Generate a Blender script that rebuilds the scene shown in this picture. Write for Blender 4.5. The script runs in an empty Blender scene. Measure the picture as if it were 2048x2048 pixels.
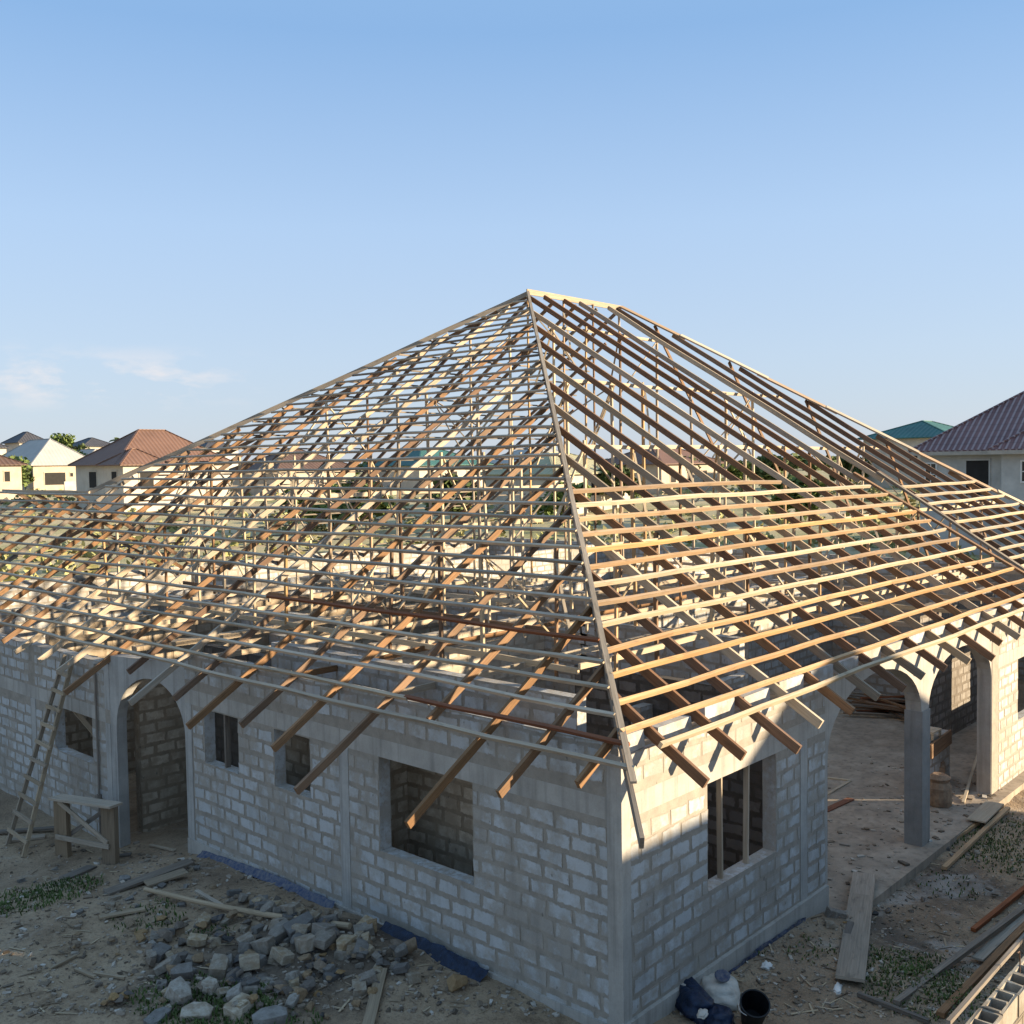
import bpy, math, random
from mathutils import Vector, Matrix, noise
R = random.Random(7)
S = bpy.context.scene
COL = S.collection
PI = math.pi
def V(*a): return Vector(a)

# ------------------------------------------------------------------ camera
CAM = V(-9.930, -7.379, 6.870)
TH, PIT, ROL, FPX = math.radians(42.518), math.radians(2.682), math.radians(-0.892), 2054.6
_fw = V(math.cos(TH), math.sin(TH), 0); _r = V(math.sin(TH), -math.cos(TH), 0); _u = V(0, 0, 1)
CF = _fw*math.cos(PIT) - _u*math.sin(PIT); _u2 = _u*math.cos(PIT) + _fw*math.sin(PIT)
CR = _r*math.cos(ROL) + _u2*math.sin(ROL); CU = _u2*math.cos(ROL) - _r*math.sin(ROL)
cd = bpy.data.cameras.new('camera'); cam = bpy.data.objects.new('camera', cd); COL.objects.link(cam)
cd.sensor_width = 36; cd.lens = FPX/2048*36; cd.clip_end = 6000; cd.clip_start = .1
cam.matrix_world = Matrix((( CR.x, CU.x, -CF.x, CAM.x), (CR.y, CU.y, -CF.y, CAM.y), (CR.z, CU.z, -CF.z, CAM.z), (0, 0, 0, 1)))
S.camera = cam
def ray(px, py): return CF + CR*((px-1024)/FPX) - CU*((py-1024)/FPX)
def at(px, py, z):
    d = ray(px, py); t = (z-CAM.z)/d.z; return CAM + d*t

# ------------------------------------------------------------------ tagging
def tag(o, label=None, cat=None, group=None, kind=None):
    if label: o['label'] = label
    if cat: o['category'] = cat
    if group: o['group'] = group
    if kind: o['kind'] = kind
    return o
def empty(name, loc, label, cat, group=None, rz=0):
    o = bpy.data.objects.new(name, None); COL.objects.link(o); o.location = loc; o.rotation_euler.z = rz
    o.empty_display_size = .2
    return tag(o, label, cat, group)

# ------------------------------------------------------------------ mesh builder
class MB:
    def __init__(s): s.v = []; s.f = []; s.uv = []; s.c = []; s.m = []
    def face(s, pts, uv=None, col=(1, 1, 1), mi=0):
        n = len(s.v); s.v += [tuple(p) for p in pts]; s.f.append(tuple(range(n, n+len(pts))))
        if uv is None:
            a, b, c = Vector(pts[0]), Vector(pts[1]), Vector(pts[2]); nn = (b-a).cross(c-a)
            if abs(nn.z) >= max(abs(nn.x), abs(nn.y)): uv = [(p[0], p[1]) for p in pts]
            elif abs(nn.x) > abs(nn.y): uv = [(p[1], p[2]) for p in pts]
            else: uv = [(p[0], p[2]) for p in pts]
        s.uv += uv; s.c += [col]*len(pts); s.m.append(mi)
    def hexa(s, q, skip=(), col=(1, 1, 1), mi=0, uvs=None):   # q: 4 bottom + 4 top, ccw from above
        F = [(3, 2, 1, 0), (4, 5, 6, 7), (0, 1, 5, 4), (1, 2, 6, 5), (2, 3, 7, 6), (3, 0, 4, 7)]
        for i, f in enumerate(F):
            if i not in skip: s.face([q[k] for k in f], None, col, mi)
    def box(s, c, d, rz=0, col=(1, 1, 1), mi=0, M=None, jit=0):
        x, y, z = d[0]/2, d[1]/2, d[2]/2; c = Vector(c)
        m = M or Matrix.Rotation(rz, 3, 'Z')
        q = [c + m @ Vector(p) + (V(R.uniform(-jit, jit), R.uniform(-jit, jit), R.uniform(-jit, jit)) if jit else V(0, 0, 0)) for p in
             ((-x, -y, -z), (x, -y, -z), (x, y, -z), (-x, y, -z), (-x, -y, z), (x, -y, z), (x, y, z), (-x, y, z))]
        s.hexa(q, (), col, mi)
    def beam(s, p0, p1, w, h, up=None, n=1, wob=0, seed=0, taper=1, col=(1, 1, 1), mi=0, bow=0):
        # timber: w across, h along 'up'; UV u runs along its length
        p0, p1 = Vector(p0), Vector(p1); d = (p1-p0); L = d.length; d.normalize()
        up = Vector(up) if up else V(0, 0, 1)
        if abs(d.dot(up)) > .98: up = V(1, 0, 0)
        sd = d.cross(up).normalized(); up = sd.cross(d).normalized()
        rows = []; uo = (seed*7.31) % 50; sr = random.Random(int(seed*1000)+17); cut = sr.uniform(1, 4); tint = sr.random()
        for i in range(n+1):
            t = i/n; c = p0 + (p1-p0)*t + up*(bow*4*t*(1-t))
            if wob:
                c = c + sd*wob*noise.noise(V(t*L*.45, seed*3.7, 0)) + up*wob*noise.noise(V(t*L*.4, seed*3.7, 9.1))
            k = 1+(taper-1)*t
            rows.append((t*L, [c - sd*w/2*k - up*h/2*k, c + sd*w/2*k - up*h/2*k, c + sd*w/2*k + up*h/2*k, c - sd*w/2*k + up*h/2*k]))
        vv = [0, w, w+h, 2*w+h, 2*w+2*h]
        for i in range(n):
            (u0, a), (u1, b) = rows[i], rows[i+1]
            if u0 > cut: cut = u0+sr.uniform(2.8, 4.6); tint = sr.random(); uo += 3.7
            if col == (1, 1, 1): cc = (tint, 1, 1)
            else: cc = col
            for k in range(4):
                k2 = (k+1) % 4
                s.face([a[k], a[k2], b[k2], b[k]], [(uo+u0, vv[k]+seed), (uo+u0, vv[k+1]+seed), (uo+u1, vv[k+1]+seed), (uo+u1, vv[k]+seed)], cc, mi)
        for (u0, a), rev in ((rows[0], 1), (rows[-1], 0)):
            q = [a[3], a[2], a[1], a[0]] if rev else a
            s.face(q, [(uo, seed+.3), (uo+.02, seed+.3), (uo+.02, seed+.3+h), (uo, seed+.3+h)], col, mi)
    def tube(s, pts, r, n=8, r1=None, cap=True, col=(1, 1, 1), mi=0):
        pts = [Vector(p) for p in pts]; rings = []; L = 0
        for i, p in enumerate(pts):
            d = (pts[min(i+1, len(pts)-1)] - pts[max(i-1, 0)]).normalized()
            up = V(0, 0, 1) if abs(d.z) < .9 else V(1, 0, 0)
            a = d.cross(up).normalized(); b = a.cross(d)
            if i: L += (p-pts[i-1]).length
            rr = r + ((r1 if r1 is not None else r)-r)*i/max(1, len(pts)-1)
            rings.append((L, [p + a*rr*math.cos(2*PI*k/n) + b*rr*math.sin(2*PI*k/n) for k in range(n)]))
        for i in range(len(rings)-1):
            (l0, a), (l1, b) = rings[i], rings[i+1]
            for k in range(n):
                k2 = (k+1) % n
                s.face([a[k], b[k], b[k2], a[k2]], [(l0, k*.05), (l1, k*.05), (l1, k*.05+.05), (l0, k*.05+.05)], col, mi)
        if cap:
            s.face(rings[0][1], None, col, mi); s.face(rings[-1][1][::-1], None, col, mi)
    def lathe(s, prof, n=24, c=(0, 0, 0), M=None, col=(1, 1, 1), mi=0):
        c = Vector(c); M = M or Matrix.Identity(3)
        P = [[c + M @ V(r*math.cos(2*PI*k/n), r*math.sin(2*PI*k/n), z) for k in range(n)] for r, z in prof]
        for i in range(len(P)-1):
            for k in range(n):
                k2 = (k+1) % n; s.face([P[i][k], P[i][k2], P[i+1][k2], P[i+1][k]], None, col, mi)
    def build(s, name, mats, parent=None, smooth=False, merge=False, loc=None):
        me = bpy.data.meshes.new(name)
        off = Vector(loc) if loc is not None else None
        vs = [tuple(Vector(p)-off) for p in s.v] if off is not None else s.v
        me.from_pydata(vs, [], s.f)
        ul = me.uv_layers.new(name='UVMap'); fl = [0.0]*(2*len(s.uv))
        fl[0::2] = [u[0] for u in s.uv]; fl[1::2] = [u[1] for u in s.uv]; ul.data.foreach_set('uv', fl)
        ca = me.color_attributes.new('Col', 'FLOAT_COLOR', 'CORNER'); cl = []
        for c in s.c: cl += [c[0], c[1], c[2], 1.0]
        ca.data.foreach_set('color', cl)
        if not isinstance(mats, (list, tuple)): mats = [mats]
        for m in mats: me.materials.append(m)
        me.polygons.foreach_set('material_index', s.m)
        if smooth: me.polygons.foreach_set('use_smooth', [True]*len(s.f))
        me.update()
        if merge:
            import bmesh
            b = bmesh.new(); b.from_mesh(me); bmesh.ops.remove_doubles(b, verts=b.verts, dist=merge if merge is not True else .0005); b.to_mesh(me); b.free()
        o = bpy.data.objects.new(name, me); COL.objects.link(o)
        if off is not None: o.location = off
        if parent:
            o.parent = parent
            if off is None or True: o.matrix_parent_inverse = parent.matrix_world.inverted() if False else Matrix.Identity(4)
        return o

# ------------------------------------------------------------------ materials
class NM:
    def __init__(s, name, rough=.85):
        s.m = bpy.data.materials.new(name); s.m.use_nodes = True; s.t = s.m.node_tree; s.n = s.t.nodes; s.l = s.t.links
        s.n.clear(); s.o = s.n.new('ShaderNodeOutputMaterial'); s.b = s.n.new('ShaderNodeBsdfPrincipled')
        s.l.new(s.b.outputs[0], s.o.inputs[0]); s.set(s.b, 'Roughness', rough); s.set(s.b, 'Specular IOR Level', .25)
    def set(s, n, k, v):
        i = n.inputs[k]
        if isinstance(v, bpy.types.NodeSocket): s.l.new(v, i)
        else:
            if isinstance(v, tuple) and len(v) == 3 and i.type == 'RGBA': v = v+(1,)
            i.default_value = v
    def coord(s, k='UV'): return s.n.new('ShaderNodeTexCoord').outputs[k]
    def geo(s, k='Position'): return s.n.new('ShaderNodeNewGeometry').outputs[k]
    def rand(s): return s.n.new('ShaderNodeObjectInfo').outputs['Random']
    def attr(s): 
        a = s.n.new('ShaderNodeVertexColor'); a.layer_name = 'Col'; sp = s.n.new('ShaderNodeSeparateColor'); s.l.new(a.outputs[0], sp.inputs[0]); return sp.outputs
    def map(s, vec, sc=(1, 1, 1), loc=(0, 0, 0)):
        m = s.n.new('ShaderNodeMapping'); s.l.new(vec, m.inputs[0]); s.set(m, 'Scale', sc); s.set(m, 'Location', loc); return m.outputs[0]
    def noise(s, vec, scale=5, detail=4, rough=.6, dist=0):
        n = s.n.new('ShaderNodeTexNoise'); s.l.new(vec, n.inputs['Vector']); s.set(n, 'Scale', scale); s.set(n, 'Detail', detail); s.set(n, 'Roughness', rough); s.set(n, 'Distortion', dist); return n.outputs[0]
    def voro(s, vec, scale=5, out='Distance'):
        n = s.n.new('ShaderNodeTexVoronoi'); s.l.new(vec, n.inputs['Vector']); s.set(n, 'Scale', scale); return n.outputs[out]
    def ramp(s, fac, st):
        r = s.n.new('ShaderNodeValToRGB'); s.l.new(fac, r.inputs[0]); e = r.color_ramp.elements
        while len(e) < len(st): e.new(.5)
        for i, (p, c) in enumerate(st):
            e[i].position = p; e[i].color = (c+(1,)) if isinstance(c, tuple) else (c, c, c, 1)
        return r.outputs[0]
    def mix(s, f, a, b, mode='MIX'):
        m = s.n.new('ShaderNodeMix'); m.data_type = 'RGBA'; m.blend_type = mode
        s.set(m, 0, f); s.set(m, 6, a); s.set(m, 7, b); return m.outputs[2]
    def math(s, op, a, b=0.0):
        m = s.n.new('ShaderNodeMath'); m.operation = op; s.set(m, 0, a); s.set(m, 1, b); return m.outputs[0]
    def vmath(s, op, a, b):
        m = s.n.new('ShaderNodeVectorMath'); m.operation = op; s.set(m, 0, a); s.set(m, 1, b); return m.outputs[0]
    def bump(s, h, st=.5, d=.02):
        b = s.n.new('ShaderNodeBump'); s.set(b, 'Height', h); s.set(b, 'Strength', st); s.set(b, 'Distance', d); s.l.new(b.outputs[0], s.b.inputs['Normal'])
    def col(s, c): s.set(s.b, 'Base Color', c); return s

def wood(name, a, b, dark=.35, grey=0):
    m = NM(name, .8); uv = m.coord('UV'); r = m.rand()
    g = m.noise(m.map(uv, (1.2, 45, 1)), 1, 5, .65, .3)
    lo = m.noise(m.map(uv, (.7, 3, 1)), 1, 3, .5)
    c = m.ramp(g, [(.3, b), (.62, a)])
    c = m.mix(m.math('MULTIPLY', m.ramp(lo, [(.35, 0.0), (.7, 1.0)]), .6), c, tuple(x*dark for x in a))
    blot = m.noise(m.map(uv, (2.2, 9, 1)), 1, 4, .6); c = m.mix(m.math('MULTIPLY', m.ramp(blot, [(.56, 0.0), (.70, 1.0)]), .5), c, tuple(x*.3 for x in a))
    h = m.n.new('ShaderNodeHueSaturation'); m.set(h, 'Color', c); m.set(h, 'Value', m.math('ADD', m.math('MULTIPLY', r, .3), m.math('ADD', m.math('MULTIPLY', m.attr()[0], .38), .70)))
    m.set(h, 'Saturation', m.math('ADD', m.math('MULTIPLY', r, .3), .85))
    m.col(h.outputs[0]); m.bump(g, .5, .006); return m.m

M_grey = wood('weathered_batten', (.50, .41, .31), (.30, .24, .175), .6)
M_brown = wood('brown_rafter_wood', (.25, .15, .085), (.115, .065, .038), .5)
M_dark = wood('dark_stained_wood', (.20, .115, .068), (.10, .055, .034), .6)
M_orange = wood('fresh_orange_wood', (.49, .325, .18), (.33, .20, .105), .6)
M_pale = wood('pale_new_wood', (.54, .44, .31), (.37, .285, .185), .7)
M_palegrey = wood('pale_grey_wood', (.45, .365, .27), (.27, .21, .145), .65)
M_red = wood('red_brown_batten', (.27, .10, .045), (.13, .045, .02), .6)
M_lad = wood('ladder_wood', (.34, .27, .19), (.19, .145, .10), .6)
M_form = wood('formwork_board', (.27, .20, .13), (.15, .105, .065), .6)
M_old = wood('old_grey_plank', (.24, .20, .16), (.11, .09, .07), .5)

def blockmat(name, blk, blk2, mortar, smear=.5):
    m = NM(name, .95); g = m.attr(); P = m.geo(); uv = m.coord('UV')
    big = m.noise(P, .9, 4, .6); mid = m.noise(P, 5, 5, .65); fine = m.noise(P, 55, 3, .7)
    c = m.mix(g[0], blk2, blk)
    c = m.mix(m.math('MULTIPLY', m.ramp(mid, [(.4, 0.0), (.75, 1.0)]), .35), c, mortar)
    mo = m.mix(m.ramp(mid, [(.3, 0.0), (.7, 1.0)]), tuple(x*.72 for x in mortar), mortar)
    sm = m.ramp(m.math('ADD', mid, m.math('MULTIPLY', m.math('SUBTRACT', big, .5), 1.6)), [(smear-.12, .97), (smear+.14, .2)])
    rim = m.ramp(m.math('ADD', g[1], m.math('MULTIPLY', m.math('SUBTRACT', m.noise(P, 13, 4, .65), .5), 1.5)), [(.30, 0.0), (.62, 1.0)])
    c = m.mix(m.math('MULTIPLY', rim, sm), mo, c)
    # washed-down stains and damp foot of the wall
    st = m.noise(m.map(P, (1.6, 1.6, .22)), 2.2, 4, .6)
    c = m.mix(m.math('MULTIPLY', m.ramp(st, [(.52, 0.0), (.75, 1.0)]), .38), c, tuple(x*.5 for x in mortar))
    sp = m.noise(m.map(P, (1, 1, .6)), 11, 2, .5)
    c = m.mix(m.math('MULTIPLY', m.ramp(sp, [(.70, 0.0), (.76, 1.0)]), .5), c, (.07, .06, .05))
    c = m.mix(1.0, c, m.mix(fine, (.8, .8, .8), (1.16, 1.16, 1.16)), 'MULTIPLY')
    m.col(c); m.bump(m.math('ADD', m.math('MULTIPLY', mid, .6), m.math('MULTIPLY', fine, .4)), .7, .012); return m.m
M_block = blockmat('sandcrete_block', (.515, .515, .505), (.43, .43, .42), (.375, .325, .265))
M_conc = None
def concrete(name, a, b, streak=.5):
    m = NM(name, .92); P = m.geo()
    n1 = m.noise(P, 1.6, 5, .65); n2 = m.noise(P, 40, 3, .7); st = m.noise(m.map(P, (7, 7, .35)), 1, 4, .6)
    c = m.ramp(n1, [(.3, b), (.7, a)])
    c = m.mix(m.math('MULTIPLY', m.ramp(st, [(.5, 0.0), (.72, 1.0)]), streak), c, tuple(x*.45 for x in b))
    c = m.mix(1.0, c, m.mix(n2, (.85, .85, .85), (1.12, 1.12, 1.12)), 'MULTIPLY')
    m.col(c); m.bump(m.math('ADD', n1, m.math('MULTIPLY', n2, .3)), .5, .015); return m.m
M_conc = concrete('cast_concrete', (.47, .43, .375), (.33, .30, .26))
M_conc2 = concrete('grey_column_concrete', (.46, .435, .395), (.33, .31, .28))
M_colm = concrete('dark_column_concrete', (.33, .315, .29), (.22, .21, .195))
M_slab = concrete('dusty_floor_slab', (.42, .345, .265), (.23, .185, .14), .5)

def earth():
    m = NM('bare_earth', .98); P = m.geo()
    big = m.noise(P, .22, 5, .6); mid = m.noise(P, 1.3, 6, .68); fine = m.noise(P, 16, 5, .75); peb = m.voro(P, 26)
    c = m.ramp(mid, [(.28, (.155, .105, .065)), (.44, (.30, .215, .135)), (.60, (.385, .285, .185)), (.78, (.30, .24, .175))])
    c = m.mix(m.ramp(big, [(.42, 0.0), (.62, .6)]), c, (.19, .14, .098))
    c = m.mix(m.ramp(fine, [(.34, .6), (.48, 0.0)]), c, (.08, .06, .045))
    c = m.mix(m.ramp(fine, [(.60, 0.0), (.72, .55)]), c, (.42, .38, .32))
    for (hx, hy, hr) in ((-1.3, 4.4, 1.9), (-2.6, 5.2, 1.2), (5.6, -.9, 1.1), (8.6, -1.0, 1.3)):   # soil colour darkened in round patches under rubble and debris
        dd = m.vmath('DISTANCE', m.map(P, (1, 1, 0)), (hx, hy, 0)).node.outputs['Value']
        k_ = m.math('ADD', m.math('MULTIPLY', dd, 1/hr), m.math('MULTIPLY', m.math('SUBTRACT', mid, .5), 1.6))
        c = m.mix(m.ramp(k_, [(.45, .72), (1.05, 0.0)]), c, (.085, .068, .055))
    cs = m.noise(P, .75, 5, .6, .6); c = m.mix(m.math('MULTIPLY', m.ramp(cs, [(.60, 0.0), (.70, 1.0)]), .6), c, (.40, .375, .335))
    # far fields turn to scrub: distance from the site
    d = m.vmath('DISTANCE', m.map(P, (1, 1, 0)), (8, 8, 0)); d = d.node.outputs['Value'] if hasattr(d, 'node') else d
    gr = m.ramp(m.noise(P, .12, 5, .65), [(.38, (.47, .38, .24)), (.55, (.38, .33, .18)), (.72, (.20, .22, .085))])
    f = m.math('MULTIPLY', m.math('MINIMUM', m.math('MULTIPLY', m.math('MAXIMUM', m.math('SUBTRACT', d, 30.0), 0.0), .05), 1.0), 1.0)
    c = m.mix(f, c, gr)
    m.col(c); m.bump(m.math('ADD', m.math('MULTIPLY', mid, 1.0), m.math('ADD', m.math('MULTIPLY', fine, .5), m.math('MULTIPLY', peb, -.25))), .9, .05); return m.m
M_earth = earth()
def simple(name, a, b=None, sc=6, rough=.8, bump=.3, obj=False, bd=.01, var=0, spec=.25):
    m = NM(name, rough); P = m.coord('Object') if obj else m.geo(); m.set(m.b, 'Specular IOR Level', spec)
    n = m.noise(P, sc, 5, .65); c = m.ramp(n, [(.32, b or tuple(x*.6 for x in a)), (.68, a)])
    if var:
        r = m.rand(); h = m.n.new('ShaderNodeHueSaturation'); m.set(h, 'Color', c); m.set(h, 'Value', m.math('ADD', m.math('MULTIPLY', r, var), 1-var/2)); c = h.outputs[0]
    m.col(c); m.bump(n, bump, bd); return m.m
def stone(name, a, b):
    m = NM(name, .95); P = m.coord('Object'); r = m.rand()
    P2 = m.vmath('ADD', P, r); n = m.noise(P2, 7, 5, .7); f = m.noise(P2, 45, 3, .7)
    c = m.ramp(n, [(.3, b), (.7, a)])
    c = m.mix(m.math('MULTIPLY', m.ramp(m.noise(P2, 3.2, 4, .6), [(.42, 0.0), (.62, 1.0)]), .7), c, (.25, .185, .12))
    h = m.n.new('ShaderNodeHueSaturation'); m.set(h, 'Color', c); m.set(h, 'Value', m.math('ADD', m.math('MULTIPLY', r, .8), .45)); m.set(h, 'Saturation', m.math('ADD', r, .4))
    m.col(h.outputs[0]); m.bump(m.math('ADD', n, m.math('MULTIPLY', f, .4)), .8, .03); return m.m
M_st_grey = stone('grey_block_lump', (.43, .375, .30), (.26, .22, .175))
M_st_brown = stone('brown_stone', (.36, .265, .175), (.20, .14, .09))
M_st_pale = stone('pale_block_lump', (.56, .50, .41), (.38, .33, .26))
M_st_dark = stone('dark_stone', (.14, .135, .135), (.07, .068, .07))
M_leaf = simple('leaf', (.15, .19, .05), (.07, .105, .025), .9, .7, 0, var=.4)
M_leaf2 = simple('dark_leaf', (.11, .14, .04), (.05, .07, .02), .8, .7, 0, var=.4)
M_grass = simple('grass_blade', (.085, .125, .03), (.045, .065, .018), 1.2, .75, 0)
M_dry = simple('dry_scrub', (.40, .35, .17), (.20, .21, .07), .35, .8, 0)
M_bark = simple('bark', (.13, .095, .065), (.06, .045, .03), 9, .9, .6)
M_blue = simple('blue_plastic_sheet', (.16, .155, .16), (.016, .035, .10), 14, .45, .5, bd=.03)
M_black = simple('black_plastic', (.013, .014, .016), (.006, .006, .007), 10, .4, .2)
M_navy = simple('dark_blue_plastic', (.018, .035, .075), (.007, .011, .024), 9, .38, .6, bd=.04)
M_sack = simple('cement_sack_paper', (.60, .56, .49), (.40, .36, .30), 6, .85, .5, bd=.03)
M_white = simple('white_plastic', (.75, .74, .70), (.55, .53, .49), 8, .5, .1)
M_bag = simple('tan_sack', (.36, .25, .16), (.20, .13, .085), 7, .9, .5, bd=.03)
M_glass = simple('dark_window_glass', (.02, .024, .028), (.012, .014, .016), 2, .12, 0, spec=.5)
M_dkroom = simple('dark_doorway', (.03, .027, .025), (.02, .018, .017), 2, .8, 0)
M_cream = simple('cream_render', (.56, .495, .41), (.43, .375, .305), .6, .9, .1)
M_render = simple('grey_white_render', (.50, .48, .44), (.36, .345, .32), .8, .9, .1)
M_peach = simple('peach_block_wall', (.52, .435, .335), (.39, .32, .245), .9, .9, .1)
M_trim = simple('white_window_trim', (.72, .70, .66), (.6, .58, .54), 3, .6, 0)
M_fascia = simple('fascia_board', (.42, .37, .31), (.30, .27, .23), 2, .7, .1)
def roofmat(name, a, b, pitch=.45, rough=.5, wave=.6, crest=.06):
    m = NM(name, rough); uv = m.coord('UV'); n = m.noise(m.geo(), .5, 4, .6)
    c = m.ramp(n, [(.3, b), (.7, a)])
    w = m.n.new('ShaderNodeTexWave'); m.l.new(m.map(uv, (1/pitch, 1/pitch, 1)), w.inputs[0]); m.set(w, 'Scale', 1.0/2.0*.6366); w.bands_direction = 'X'
    w2 = m.n.new('ShaderNodeTexWave'); m.l.new(m.map(uv, (1/.8, 1/.8, 1)), w2.inputs[0]); m.set(w2, 'Scale', .318); w2.bands_direction = 'Y'; w2.wave_profile = 'SAW'
    c = m.mix(m.math('MULTIPLY', m.ramp(w.outputs[1], [(.45, 0.0), (.95, 1.0)]), crest), c, (.55, .47, .46))  # lighter ribs painted into the colour, as shading alone shows little relief
    c = m.mix(m.math('MULTIPLY', m.ramp(w2.outputs[1], [(.8, 0.0), (1.0, 1.0)]), crest*.8), c, (.05, .03, .03))
    m.col(c); m.bump(m.math('ADD', w.outputs[1], m.math('MULTIPLY', w2.outputs[1], .35)), wave, .12); return m.m
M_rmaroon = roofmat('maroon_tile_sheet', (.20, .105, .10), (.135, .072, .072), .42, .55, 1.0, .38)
M_rred = roofmat('red_brown_sheet', (.17, .092, .062), (.13, .07, .047), .5, .6, .25)
M_rwhite = roofmat('silver_sheet', (.42, .40, .365), (.35, .335, .31), .6, .8, .15)
M_rdark = roofmat('charcoal_sheet', (.06, .06, .068), (.04, .04, .046), .6, .6, .3)
M_rgreen = roofmat('green_sheet', (.045, .15, .13), (.03, .10, .09), .6, .6, .3)
M_rolive = roofmat('faded_olive_sheet', (.40, .37, .22), (.31, .28, .16), .6, .6, .3)
M_rbrown = roofmat('brown_sheet', (.13, .075, .05), (.09, .052, .036), .6, .6, .3)

# ------------------------------------------------------------------ ground
def sst(a, b, x):
    t = min(1, max(0, (x-a)/(b-a))); return t*t*(3-2*t)
def ground0(x, y):
    rx = sst(3.6, 6.6, x)
    ly = sst(8.2, 12.2, y)*(1-rx)
    z = -.20 - .06*sst(-.5, .5, x)*(1-sst(0, 2, y)) - .44*rx - .40*ly - .05*sst(1.5, -2.5, y)*rx
    # rubble mound along the shaded wall
    z += .28*math.exp(-((x+.9)/.8)**2-((y-4.6)/1.9)**2)
    z += .15*math.exp(-((x+2.6)/1.0)**2-((y-4.2)/1.6)**2)
    z += .22*math.exp(-((x-5.3)/.8)**2-((y+.4)/.5)**2)
    z += .10*math.exp(-((x+3)/1.5)**2-((y-9.5)/1.5)**2)
    d = math.hypot(x-8, y-8)
    z += 3.6*sst(32, 125, d) + 1.0*sst(125, 330, d)
    if d > 60: z += .5*noise.noise(V(x*.015, y*.015, 3))
    return z
def ground(x, y):
    n = noise.noise(V(x*.8, y*.8, 0))*.05 + noise.noise(V(x*2.7, y*2.7, 4))*.025 + noise.noise(V(x*7.5, y*7.5, 8))*.012
    return ground0(x, y) + n*(1 if math.hypot(x-8, y-8) < 60 else 3)
def atg(px, py, dz=0):
    z = -.3
    for _ in range(12):
        p = at(px, py, z); z = ground(p.x, p.y)+dz
    return at(px, py, z)
def axis():
    xs = []; x = -5.5
    while x < 15.5: xs.append(x); x += .10
    s = .14; hi = x
    while hi < 1500: xs.append(hi); hi += s; s *= 1.085
    s = .14; lo = -5.5-s; L = []
    while lo > -1500: L.append(lo); s *= 1.085; lo -= s
    return L[::-1] + xs
ax = axis(); ay = axis(); nx, ny = len(ax), len(ay)
me = bpy.data.meshes.new('ground')
vs = [(x, y, ground(x, y)) for y in ay for x in ax]
me.from_pydata(vs, [], [(j*nx+i, j*nx+i+1, (j+1)*nx+i+1, (j+1)*nx+i) for j in range(ny-1) for i in range(nx-1)])
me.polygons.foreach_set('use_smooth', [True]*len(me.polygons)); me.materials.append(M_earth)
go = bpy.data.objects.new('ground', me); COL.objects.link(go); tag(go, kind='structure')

# ------------------------------------------------------------------ the unfinished house
SL, ZL, SR, ZR = .599, 3.593, .615, 3.632
def zl(x): return ZL + SL*x
def zr(y): return ZR + SR*y
HOUSE = empty('unfinished_house', (0, 0, 0), 'unfinished grey block house under a bare timber hip roof frame', 'house')
def rects(u0, u1, v0, v1, holes):
    us = sorted({u0, u1, *[h[0] for h in holes], *[h[1] for h in holes]}); vs_ = sorted({v0, v1, *[h[2] for h in holes], *[h[3] for h in holes]})
    us = [u for u in us if u0 <= u <= u1]; vs_ = [v for v in vs_ if v0 <= v <= v1]
    solid = {}
    for i in range(len(us)-1):
        for j in range(len(vs_)-1):
            cu, cv = (us[i]+us[i+1])/2, (vs_[j]+vs_[j+1])/2
            solid[i, j] = not any(h[0] < cu < h[1] and h[2] < cv < h[3] for h in holes)
    return us, vs_, solid
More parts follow.
